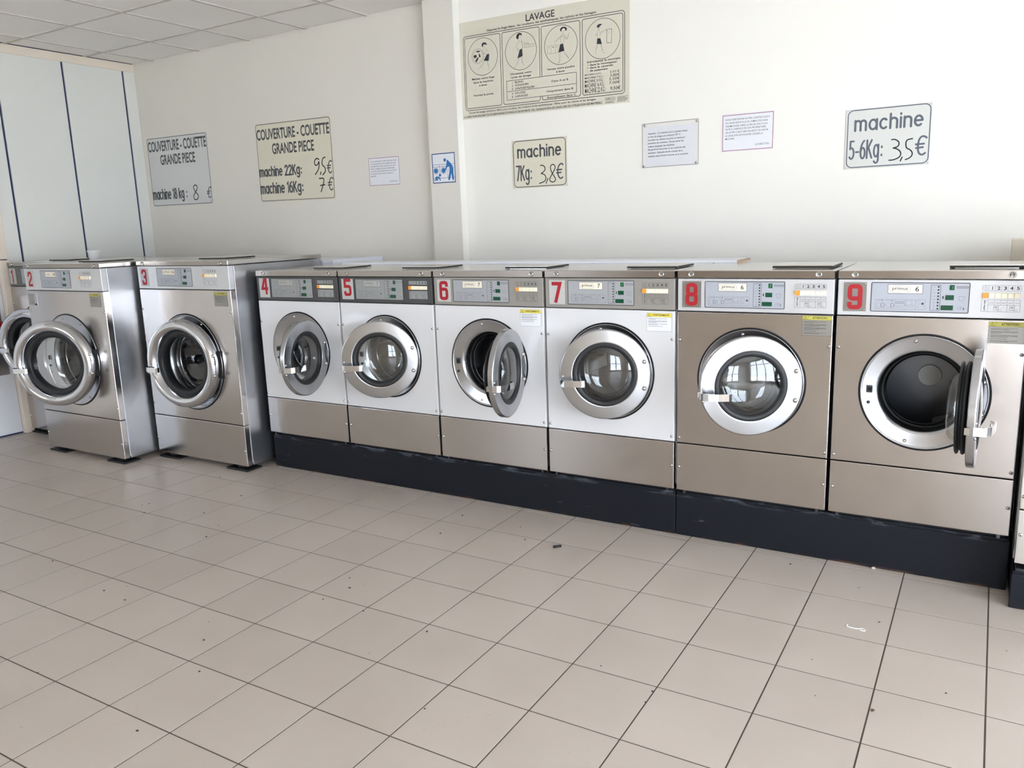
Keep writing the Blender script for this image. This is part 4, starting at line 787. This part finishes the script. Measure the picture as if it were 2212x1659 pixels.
SIGNS={'m56': {'rect': ([3.9199, 1.8268], 0.3916, 0.2932, 0.0034), 'border': (-0.186, 0.1899, -0.1394, 0.1406), 'texts': [('machine', -0.1555, 0.161, 0.0354, 0.0786), ('5-6Kg:', -0.1769, -0.0183, -0.1018, 0.0962)], 'strokes': [[(0.0204, -0.0169), (0.035, -0.0141), (0.0545, -0.0264), (0.0575, -0.0421), (0.0498, -0.0537), (0.027, -0.0575), (0.0417, -0.0587), (0.0613, -0.0713), (0.0685, -0.0875), (0.0612, -0.1048), (0.0344, -0.1153), (0.0122, -0.1153)], [(0.0746, -0.1025), (0.0655, -0.1242)], [(0.1181, -0.0184), (0.0864, -0.0224), (0.0889, -0.0623), (0.1047, -0.068), (0.118, -0.0823), (0.119, -0.0979), (0.1074, -0.1115), (0.087, -0.1179)], [(0.1813, -0.0215), (0.1706, -0.0119), (0.1563, -0.0107), (0.1451, -0.025), (0.1418, -0.0533), (0.1436, -0.082), (0.1517, -0.0959), (0.1642, -0.1001), (0.1777, -0.089)], [(0.1292, -0.0479), (0.1719, -0.0469)], [(0.1303, -0.0656), (0.1679, -0.063)]]}, 'm7': {'rect': ([1.9305, 1.8302], 0.3924, 0.2968, -0.002), 'border': (-0.185, 0.1864, -0.1404, 0.1411), 'texts': [('machine', -0.1573, 0.1565, 0.0355, 0.0792), ('7Kg:', -0.1701, -0.0558, -0.1036, 0.097)], 'strokes': [[(0.0056, -0.0159), (0.0191, -0.0133), (0.0377, -0.0224), (0.0426, -0.0398), (0.0315, -0.0552), (0.0071, -0.0652), (0.0286, -0.0676), (0.0443, -0.0811), (0.0452, -0.1017), (0.0328, -0.116), (-0.0039, -0.1244)], [(0.0601, -0.0945), (0.0459, -0.1281)], [(0.0912, -0.0689), (0.0786, -0.042), (0.079, -0.0216), (0.0964, -0.0118), (0.1134, -0.0237), (0.1103, -0.0439), (0.0912, -0.0689), (0.0734, -0.0964), (0.0717, -0.1123), (0.0914, -0.1225), (0.1128, -0.1145), (0.1131, -0.0986), (0.0912, -0.0689)], [(0.1685, -0.0227), (0.1595, -0.012), (0.1464, -0.0145), (0.1343, -0.0295), (0.1294, -0.0519), (0.1307, -0.0769), (0.1383, -0.0954), (0.1513, -0.103), (0.1659, -0.0925)], [(0.1194, -0.049), (0.1602, -0.0481)], [(0.1191, -0.0671), (0.1546, -0.0658)]]}, 'm22': {'rect': ([-0.1744, 1.9841], 0.7763, 0.5868, -0.0085), 'border': (-0.3859, 0.3822, -0.2839, 0.2872), 'texts': [('COUVERTURE - COUETTE', -0.3817, 0.3721, 0.1751, 0.0736), ('GRANDE PIECE', -0.2246, 0.2105, 0.0648, 0.0735), ('machine 22Kg:', -0.3828, 0.0694, -0.1034, 0.0808), ('machine 16Kg:', -0.387, 0.071, -0.2328, 0.0877)], 'strokes': [[(0.2531, -0.0061), (0.227, 0.0089), (0.2013, -0.0166), (0.2082, -0.046), (0.2366, -0.0413), (0.2526, -0.0106), (0.2457, -0.0734), (0.2008, -0.1119)], [(0.2638, -0.0925), (0.2539, -0.1146)], [(0.3173, 0.0079), (0.2883, 0.0052), (0.2742, -0.0434), (0.3072, -0.0632), (0.3089, -0.0949), (0.2763, -0.1176)], [(0.2383, -0.1411), (0.2993, -0.1378), (0.2491, -0.2395)], [(0.2454, -0.1917), (0.2966, -0.1867)], [(0.3766, -0.0286), (0.3668, -0.0173), (0.3541, -0.0211), (0.3433, -0.0383), (0.3375, -0.0604), (0.3383, -0.0856), (0.3455, -0.1031), (0.3576, -0.1064), (0.3698, -0.0936)], [(0.3259, -0.0526), (0.3658, -0.0512)], [(0.324, -0.0704), (0.36, -0.0688)], [(0.3788, -0.1498), (0.3679, -0.1384), (0.3539, -0.1423), (0.3422, -0.1598), (0.336, -0.1821), (0.3372, -0.2076), (0.3452, -0.2252), (0.3586, -0.2285), (0.3721, -0.2155)], [(0.323, -0.1743), (0.3671, -0.1727)], [(0.3211, -0.1923), (0.3609, -0.1905)]]}, 'm18': {'rect': ([-1.5132, 1.9953], 0.7689, 0.5678, -0.0059), 'border': (-0.3786, 0.3777, -0.2765, 0.2773), 'texts': [('COUVERTURE - COUETTE', -0.3725, 0.3693, 0.172, 0.0794), ('GRANDE PIECE', -0.2262, 0.2186, 0.0598, 0.0764), ('machine 18 kg :', -0.3747, 0.0744, -0.2298, 0.0934)], 'strokes': [[(0.1825, -0.1838), (0.1618, -0.1552), (0.1621, -0.1348), (0.188, -0.1228), (0.2093, -0.1371), (0.2055, -0.1603), (0.1772, -0.1866), (0.1524, -0.2111), (0.1529, -0.2368), (0.1749, -0.248), (0.209, -0.234), (0.2132, -0.2086), (0.1825, -0.1838)], [(0.3792, -0.1605), (0.3693, -0.1497), (0.3556, -0.1534), (0.3434, -0.17), (0.3363, -0.1911), (0.3361, -0.2152), (0.343, -0.2319), (0.3557, -0.235), (0.3693, -0.2227)], [(0.3242, -0.1837), (0.3668, -0.1822)], [(0.3215, -0.2008), (0.3599, -0.1991)]]}, 'n2': {'rect': ([3.2193, 1.9113], 0.2827, 0.202, -0.0033), 'border': (-0.1319, 0.1388, -0.0945, 0.0918), 'texts': [('NOUS AVERTISSONS NOTRE CLIENTELE QUE SI', -0.1175, 0.1203, 0.0644, 0.0092), ('DU LINGE RESTE PLUS DE 10 MINUTES DANS', -0.1176, 0.1106, 0.047, 0.0092), ('UNE MACHINE, APRES LA FIN DE SON CYCLE', -0.1176, 0.1085, 0.0302, 0.0092), ("SUITE A L'ABSENCE DE SON PROPRIETAIRE,", -0.1176, 0.1027, 0.0142, 0.0092), ('UN AUTRE CLIENT SERA EN DROIT DE SORTIR', -0.1177, 0.1136, -0.0027, 0.0092), ('LE LINGE AFIN DE POUVOIR UTILISER LA', -0.1177, 0.0863, -0.0197, 0.0093), ('MACHINE.', -0.1177, -0.0662, -0.0364, 0.0093), ('LA DIRECTION.', 0.0464, 0.1214, -0.0746, 0.0093)], 'strokes': []}, 'n1': {'rect': ([0.6834, 1.8573], 0.2795, 0.197, -0.0079), 'border': (-0.1352, 0.1351, -0.0946, 0.0921), 'texts': [('NOUS AVERTISSONS NOTRE CLIENTELE QUE SI', -0.1201, 0.1165, 0.0656, 0.0076), ('DU LINGE RESTE PLUS DE 10 MINUTES DANS', -0.1195, 0.1082, 0.0484, 0.0076), ('UNE MACHINE, APRES LA FIN DE SON CYCLE', -0.1188, 0.104, 0.0314, 0.0076), ("SUITE A L'ABSENCE DE SON PROPRIETAIRE,", -0.1202, 0.0958, 0.0146, 0.0077), ('UN AUTRE CLIENT SERA EN DROIT DE SORTIR', -0.1195, 0.1106, -0.0022, 0.0076), ('LE LINGE AFIN DE POUVOIR UTILISER LA', -0.1198, 0.0822, -0.019, 0.0076), ('MACHINE.', -0.1202, -0.0724, -0.0353, 0.0077), ('LA DIRECTION.', 0.0439, 0.1173, -0.0757, 0.0077)], 'strokes': []}, 'pl': {'rect': ([2.7851, 1.8801], 0.3347, 0.2458, 0.0049), 'texts': [('Attention : Ce matériel tourne à grande vitesse', -0.1339, 0.1011, 0.0616, 0.0091), ("et l'eau de lavage peut atteindre 90° C ;", -0.134, 0.0655, 0.0438, 0.0091), ("Surveiller les enfants lorsqu'ils se tiennent à", -0.1342, 0.0876, 0.0259, 0.0091), ('proximité des machines ; Ne pas laisser les', -0.1343, 0.0792, 0.0082, 0.0091), ('enfants manipuler les machines ;', -0.1336, 0.0299, -0.0102, 0.0091), ('Ne pas forcer les portes ou les couvercles des', -0.1337, 0.0902, -0.0274, 0.0092), ("machines ; Attendre l'arrêt complet de la", -0.1339, 0.0737, -0.046, 0.0091), ("machine avant d'ouvrir la porte ou le couvercle.", -0.1332, 0.1076, -0.0649, 0.0091)], 'strokes': [], 'screws': [(-0.152, 0.1117), (0.1573, 0.1121), (0.1546, -0.1134), (-0.1583, -0.1154)], 'paper': [(-0.1451, 0.1041), (0.1465, 0.1013), (0.1436, -0.1219), (-0.1467, -0.1172)]}, 'blue': {'rect': ([1.2456, 1.8403], 0.1886, 0.194, 0.0076), 'texts': [], 'strokes': [], 'frame': [(-0.0895, 0.0934), (0.091, 0.0925), (0.0894, -0.0943), (-0.0894, -0.0924)], 'lines': [[(-0.0868, 0.0239), (0.0216, 0.0234)], [(0.0672, 0.0241), (0.0882, 0.0226)], [(-0.0879, 0.0102), (0.0205, 0.009)], [(0.0752, 0.0083), (0.0893, 0.0081)], [(-0.0335, 0.0225), (-0.0317, -0.0342)], [(0.0297, -0.0045), (0.0306, -0.0628)], [(-0.0875, -0.063), (-0.0709, -0.0625)], [(-0.0298, -0.0636), (0.0377, -0.0641)], [(0.052, -0.0634), (0.0884, -0.0642)], [(0.0018, 0.0313), (-0.0018, 0.0235)], [(-0.0086, 0.0151), (-0.0049, 0.0092)], [(0.0443, 0.0009), (0.0391, -0.0148), (0.0442, -0.0297)], [(0.0766, 0.0002), (0.0843, -0.0051)]], 'rings': [(-0.0627, -0.015, 0.0201), (-0.0007, -0.0161, 0.0217)], 'heads': [(0.013, 0.0505, 0.0107), (-0.032, -0.0443, 0.0093), (-0.0627, -0.015, 0.0161), (-0.0007, -0.0161, 0.0161)], 'person': [(0.0337, 0.0511), (0.0584, 0.0288), (0.0696, 0.0152), (0.0771, -0.0078), (0.0768, -0.032), (0.0795, -0.0758), (0.075, -0.0828), (0.068, -0.0815), (0.0646, -0.0715), (0.061, -0.0357), (0.0482, -0.0737), (0.0436, -0.0815), (0.0345, -0.0801), (0.0331, -0.0711), (0.0413, -0.0408), (0.0472, -0.0218), (0.0491, -0.0027), (0.0436, 0.0058), (0.0345, 0.0064), (0.028, 0.0004), (0.019, -0.0118), (0.0125, -0.017), (0.0022, -0.0187), (0.0158, -0.0003), (0.0222, 0.0186), (0.0283, 0.047)], 'baby': [(-0.0702, -0.0536), (-0.0577, -0.0512), (-0.0434, -0.0529), (-0.0315, -0.0586), (-0.0293, -0.0702), (-0.0286, -0.08), (-0.0347, -0.0796), (-0.0393, -0.0662), (-0.0485, -0.0656), (-0.0558, -0.0668), (-0.0499, -0.0712), (-0.0504, -0.0777), (-0.0812, -0.0757), (-0.0808, -0.07), (-0.0653, -0.0702), (-0.073, -0.0624)]}}

# ================================================================== SIGNS ON THE WALL
def board(name, cat, key_rect, y, label, mat, t=0.003, group=None):
    (cx, cz), w, h, rot = key_rect
    r = empty(name, (cx, y - 0.0005, cz), label, cat, group); r.rotation_euler = (0, -rot, 0)
    MB().box(-w / 2, w / 2, -t, 0.0, -h / 2, h / 2, b=min(0.0008, t * 0.3)).build('backing', mat, r)
    return r, w, h, -t
def _arc(cx, cy, rx, ry, a0, a1, n=14): return [(cx + rx * math.cos(math.radians(a0 + (a1 - a0) * t / n)), cy + ry * math.sin(math.radians(a0 + (a1 - a0) * t / n))) for t in range(n + 1)]
ROUND = {   # rounded single-stroke letters: (advance, strokes); capitals are 1 high
    'm': (.60, [[(0, 0), (0, .72)], _arc(.15, .50, .15, .20, 180, 0) + [(.30, 0)], _arc(.45, .50, .15, .20, 180, 0) + [(.60, 0)]]),
    'n': (.36, [[(0, 0), (0, .72)], _arc(.18, .48, .18, .22, 180, 0) + [(.36, 0)]]),
    'h': (.36, [[(0, 0), (0, 1)], _arc(.18, .48, .18, .22, 180, 0) + [(.36, 0)]]),
    'a': (.40, [_arc(.20, .36, .20, .34, 20, 380, 22), [(.41, .72), (.41, 0)]]),
    'c': (.36, [_arc(.20, .36, .20, .34, 50, 310, 18)]),
    'i': (.0, [[(0, 0), (0, .70)], [(0, .93), (0, .97)]]),
    'e': (.40, [[(.02, .38), (.40, .38)], _arc(.20, .36, .20, .34, 3, 310, 20)]),
    'g': (.40, [_arc(.20, .38, .20, .33, 20, 380, 22), [(.41, .72)] + _arc(.21, -.10, .20, .20, 0, -150, 10)]),
    'k': (.34, [[(0, 0), (0, 1)], [(.32, .70), (.03, .36)], [(.12, .44), (.34, 0)]]),
    'K': (.45, [[(0, 0), (0, 1)], [(.42, 1), (.03, .46)], [(.14, .58), (.45, 0)]]),
    '1': (.15, [[(0, .82), (.14, 1), (.14, 0)]]),
    '2': (.42, [_arc(.20, .74, .20, .26, 165, -25) + [(0, 0), (.42, 0)]]),
    '5': (.40, [[(.36, 1), (.07, 1), (.04, .56)], _arc(.17, .32, .22, .31, 125, -140, 16)]),
    '6': (.40, [_arc(.46, .36, .46, .66, 108, 180, 10), _arc(.20, .30, .20, .30, 0, 360, 22)]),
    '7': (.40, [[(0, 1), (.40, 1), (.13, 0)]]),
    '8': (.40, [_arc(.20, .76, .16, .23, 0, 360, 20), _arc(.20, .27, .20, .27, 0, 360, 20)]),
    ':': (.10, [[(.12, .10), (.12, .15)], [(.12, .55), (.12, .60)]]), '-': (.24, [[(0, .38), (.24, .38)]]), ' ': (.12, [])}
def round_text(d, x0, x1, zb, cap, y, lw):
    sp = .20; adv = []; x = 0.0
    for ch in d: adv.append(x); x += ROUND[ch][0] + sp
    kx = (x1 - x0 - lw) / (x - sp); mb = MB(); q = 0; kz = cap - lw * 0.5
    for ch, ax in zip(d, adv):
        for st in ROUND[ch][1]:
            P = [(x0 + lw / 2 + (ax + a) * kx, zb + lw / 2 + b * (cap - lw)) for a, b in st]
            closed = len(P) > 15 and math.hypot(P[0][0] - P[-1][0], P[0][1] - P[-1][1]) < lw * 0.2
            yy = y - 0.00012 * (q % 4); q += 1
            mb.strip(P[:-1] if closed else P, lw, yy, closed)
            if not closed:
                for e in (P[0], P[-1]): mb.disc(lw / 2, yy + 0.00006, 14, (e[0], 0, e[1]))
    return mb
def price_sign(key, label, mat, ink, stroke_w, euro_from, euro_w, rad, bw, bold, group, lw):
    S = SIGNS[key]; r, w, h, y = board('price_sign', 'sign', S['rect'], YB, label, mat, 0.004, group)
    x0, x1, z0, z1 = S['border']; MB().rrect(x0, x1, z0, z1, rad, bw, y - 0.0003).build('border_line', ink, r)
    for tx in S['texts']:
        if tx[0].isupper(): MB().text(*tx, y=y - 0.0004, bold=bold, res=4).build('lettering', ink, r)
        else: round_text(*tx, y - 0.0004, lw * (0.84 if 'g' in tx[0] else 1.0)).build('lettering', ink, r)
    E = euro_from; ST = S['strokes']; T = lambda ss, ww: [mb.strip(smooth_pts(q, 3), ww, y - 0.0005 - 0.0001 * i) for i, q in enumerate(ss)]
    for ss in ([ST[:3], ST[3:E]] if key == 'm22' else [ST[:E]]): mb = MB(); T(ss, stroke_w); mb.build('handwritten_price', 'marker', r)
    for q in range(E, len(ST), 3): mb = MB(); T(ST[q:q + 3], euro_w); mb.build('euro_sign', ink, r)
    hw, hh = w / 2 - 0.008, h / 2 - 0.008
    for sx in (-1, 1):
        for sz in (-1, 1): link('sign_pin', ME_PIN, r, (sx * hw, y, sz * hh))
    return r
PG = 'printed price signs on the wall'
price_sign('m18', 'greyish duvet price sign for the 18 kg machine, nearest the left corner', 'board_grey', 'ink_dark', 0.0085, 1, 0.008, 0.022, 0.0045, 0.024, PG, 0.0145)
price_sign('m22', 'large cream duvet price sign for 22 kg and 16 kg machines, left of the pillar', 'board_cream', 'ink_dark', 0.0085, 5, 0.0085, 0.022, 0.0045, 0.024, PG, 0.0145)
price_sign('m7', 'small cream price sign reading machine 7Kg, below the washing instructions', 'board_cream', 'ink_dark', 0.0060, 3, 0.0085, 0.024, 0.0046, 0.026, PG, 0.0110)
price_sign('m56', 'small pale price sign reading machine 5-6Kg, furthest right on the wall', 'board_pale', 'ink_grey', 0.0060, 3, 0.0090, 0.026, 0.0050, 0.026, PG, 0.0105)

def notice(key, label, group):
    S = SIGNS[key]; r, w, h, y = board('paper_notice', 'notice', S['rect'], YB, label, 'paper', 0.0012, group)
    x0, x1, z0, z1 = S['border']; MB().strip([(x0, z0), (x1, z0), (x1, z1), (x0, z1)], 0.0030, y - 0.0002, True).build('border_line', 'red_line', r)
    mb = MB()
    for tx in S['texts'][:-1]: mb.text(*tx, y=y - 0.0003, bold=0.004, res=2)
    mb.build('lettering', 'ink', r); MB().text(*S['texts'][-1], y=y - 0.0003, bold=0.004, res=2).build('signature', 'ink', r)
NG = 'laminated notices with a red border'
notice('n1', 'white laminated notice with red border, left of the pillar by the duvet price sign', NG)
notice('n2', 'white laminated notice with red border, right of the clear screwed panel', NG)
S = SIGNS['pl']; (cx_, cz_), w, h, rot = S['rect']
r = empty('acrylic_notice', (cx_, YB - 0.0005, cz_), 'safety notice behind a clear plastic panel held by four screws', 'notice'); r.rotation_euler = (0, -rot, 0)
MB().poly(S['paper'], -0.0015).build('paper', 'paper', r)
mb = MB()
for tx in S['texts']: mb.text(*tx, y=-0.0019, bold=0.012, res=2)
mb.build('lettering', 'ink', r)
MB().box(-w / 2, w / 2, -0.0070, -0.0025, -h / 2, h / 2, b=0.0008).build('clear_panel', 'acrylic', r)
MB().rrect(-w / 2 + 0.001, w / 2 - 0.001, -h / 2 + 0.001, h / 2 - 0.001, 0.003, 0.0022, -0.0072).build('panel_edge', 'print_grey', r)
for x, z in S['screws']:
    s = link('corner_screw', ME_SCREW, r, (x, -0.0070, z)); link('socket', ME_SOCK, s)

# blue pictogram on the pillar
S = SIGNS['blue']; r, w, h, y = board('pictogram_sign', 'sign', S['rect'], 1.10, 'blue and white pictogram sign on the pillar: adult loading a washer, child crawling', 'paper', 0.0012)
MB().strip(S['frame'], 0.0062, y - 0.0003, True).build('blue_border', 'blue_dark', r)
mb = MB()
for l in S['lines']: mb.strip(l, 0.0022, y - 0.0004)
for x, z, q in S['rings']: mb.strip([(x + q * math.cos(2 * PI * t / 28), z + q * math.sin(2 * PI * t / 28)) for t in range(28)], 0.0018, y - 0.0005, True)
mb.build('machine_outlines', 'blue_dark', r)
mb = MB().poly(fillet(S['person'], 0.004, True), y - 0.0008); mb.poly(fillet(S['baby'], 0.002, True), y - 0.0011)
for x, z, q in S['heads']: mb.disc(q, y - 0.0014 - 0.0002 * (x > 0), 24, (x, 0, z))
mb.build('blue_figures', 'blue', r)

# washing instructions
P = POSTER; r, w, h, y = board('instruction_poster', 'poster', P['rect'], YB, 'large cream washing instruction poster headed LAVAGE, high on the wall', 'poster', 0.003)
mb = MB()
for i, f in enumerate(P['frames']): mb.rrect(*f, 0.020 if i == 0 else 0.012, 0.0036, y - 0.0003)
for x, z, q in P['circles']: mb.strip([(x + q * math.cos(2 * PI * t / 56), z + q * math.sin(2 * PI * t / 56)) for t in range(56)], 0.0028, y - 0.0003, True)
mb.build('frame_lines', 'ink', r)
x0, x1, z0, z1 = P['table']; MB().rect(x0, x1, z0, z1, y - 0.0005).build('program_table', 'poster', r)
mb = MB().strip([(x0, z0), (x1, z0), (x1, z1), (x0, z1)], 0.0028, y - 0.0008, True); mb.strip(P['mid'], 0.0026, y - 0.0009)
mb.rrect(*P['capsule'], 0.006, 0.0014, y - 0.0004); mb.build('table_lines', 'ink', r)
for i, tx in enumerate(P['texts']): MB().text(*tx, y=y - 0.0010, bold=0.014 if i == 0 else (0.008 if 13 < i < 19 else 0.020), slant=0.25 if i == 33 else 0.0, res=3 if i == 0 else 2).build('lettering', 'ink', r)
mb = MB()
rg = random.Random(3)
for (x0, x1, z0, z1), n_ in ((P['fine'], 6), (P['phone'], 2)):
    for q in range(n_):
        z = z1 - (q + 0.5) * (z1 - z0) / n_; x = x0
        while x < x0 + (x1 - x0) * rg.uniform(0.6, 1.0): ww = rg.uniform(0.004, 0.012); mb.rect(x, min(x + ww, x1), z - 0.0012, z + 0.0012, y - 0.0006); x += ww + 0.002
o = mb.build('fine_print', 'ink', r); o['kind'] = 'stuff'
for tx in P['hand']: MB().text(*tx, y=y - 0.0010, bold=0.004, slant=0.1).build('handwritten_price', 'marker', r)
FG = [MB() for _ in range(4)]
fg = lambda l: FG[min(range(4), key=lambda k: abs(P['circles'][k][0] - sum(q[0] for q in l) / len(l)))]
for i, s in enumerate(P['solid']): fg(s).poly(fillet(s, 0.006, True) if i > 3 else s, y - 0.0004)
for i, l in enumerate(P['lines']): fg(l).strip(l if len(l) < 3 or l[0] == l[-1] else smooth_pts(l, 1), 0.0011, y - 0.0005 - 0.00004 * (i % 5))
x, z, q = P['drum']
for k in (1.0, 0.84): FG[0].strip([(x + q * k * math.cos(2 * PI * t / 36), z + q * k * math.sin(2 * PI * t / 36)) for t in range(36)], 0.0014, y - 0.0006, True)
FG[3].strip(P['coinbox'], 0.0022, y - 0.0005, True)
for f in FG: f.build('line_drawing', 'ink', r)

# ================================================================== LOOSE THINGS
# plastic cup on machine 2
ct = empty('plastic_cup', (-1.125, 0.075, 1.3090), 'white plastic cup standing on the top of machine 2', 'cup')
o = MB().lathe([(0.0001, 0.0015), (0.029, 0.0015), (0.031, 0.004), (0.043, 0.066), (0.0455, 0.069), (0.0465, 0.066), (0.0435, 0.064), (0.0325, 0.0), (0.0001, 0.0)], 28).build('cup_body', 'cup', ct); o.rotation_euler = (PI / 2, 0, 0)
# things stored behind the machines
b = empty('service_cabinet', (0.16, 0.905, 0), 'white slab-topped cabinet standing against the wall behind machine 3', 'cabinet')
MB().box(-0.46, 0.46, -0.245, 0.262, 1.2230, 1.2665, b=0.002).build('slab_top', 'board_white', b)
MB().box(-0.44, 0.43, -0.22, 0.25, 0.0, 1.2230, b=0.002).build('carcass', 'board_white', b)
b = empty('loose_board', (2.05, 0.655, 1.2378), 'long white board lying flat behind the lids of machines 5 to 8', 'board')
MB().box(-1.29, 1.29, -0.07, 0.14, 0.0, 0.013, b=0.0006).build('white_face', 'board_white', b)
MB().box(1.29, 1.3005, -0.07, 0.14, 0.0, 0.0128).build('bare_edge', 'chip', b)
b = empty('beige_board', (4.75, 0.95, 1.26), 'beige board end rising behind machine 9 at the right edge', 'board'); b.rotation_euler = (math.radians(14), 0, 0)
MB().box(-0.26, 0.34, -0.01, 0.01, -0.30, 0.06, b=0.002).build('board_face', 'beige_board', b)
# litter on the tiles
t = MB().tube([(-0.018, 0, 0), (0.018, 0, 0)], 0.0058, 12).build('tube_piece', 'black'); t.location = (2.798, -0.346, 0.0062); t.rotation_euler = (0, 0, 0.75)
tag(t, 'short piece of black tube lying on a tile in front of machine 7', 'litter')
P_ = [(-0.030, 0.006), (-0.034, 0.0), (-0.028, -0.006), (-0.012, -0.007), (0.004, -0.005), (0.012, 0.001), (0.020, 0.006), (0.029, 0.004), (0.032, -0.004), (0.026, -0.010), (0.016, -0.008)]
t = MB().tube([(a, b_, 0) for a, b_ in smooth_pts(P_, 2)], 0.0018, 8).build('plastic_strip', 'cup'); t.location = (4.095, -0.524, 0.0020); t.rotation_euler = (0, 0, -0.1)
tag(t, 'curled bit of white plastic strip lying on a tile in front of machine 9', 'litter')
def crumb(name, loc, s, mat, label):
    bm = bmesh.new(); bmesh.ops.create_icosphere(bm, subdivisions=1, radius=1.0); rg = random.Random(label)
    for v in bm.verts: v.co = Vector((v.co.x * s[0], v.co.y * s[1], v.co.z * s[2])) * rg.uniform(0.75, 1.15)
    me = bpy.data.meshes.new(name); bm.to_mesh(me); bm.free(); me.materials.append(MT[mat]); o = link(name, me, None, (loc[0], loc[1], s[2] * 0.8)); return tag(o, label, 'litter')
crumb('grey_crumb', (4.085, 0.030), (0.010, 0.007, 0.006), 'stone', 'grey crumb lying against the black plinth below machine 9')
crumb('brown_crumb', (4.211, -1.025), (0.006, 0.007, 0.004), 'brown', 'brown crumb on a tile well in front of machine 9')
mb = MB()
for q in range(70):
    x, yy = random.uniform(0.2, 4.6), random.uniform(-2.6, -0.03); s_ = random.uniform(0.0012, 0.0032)
    a = random.random() * 3; mb.box(x - s_, x + s_ * random.uniform(0.6, 2), yy - s_, yy + s_, 0.0001, s_ * 0.8)
tag(mb.build('floor_grit', 'ink', fix=False), 'scattered dark specks of grit on the floor tiles', 'grit', kind='stuff')
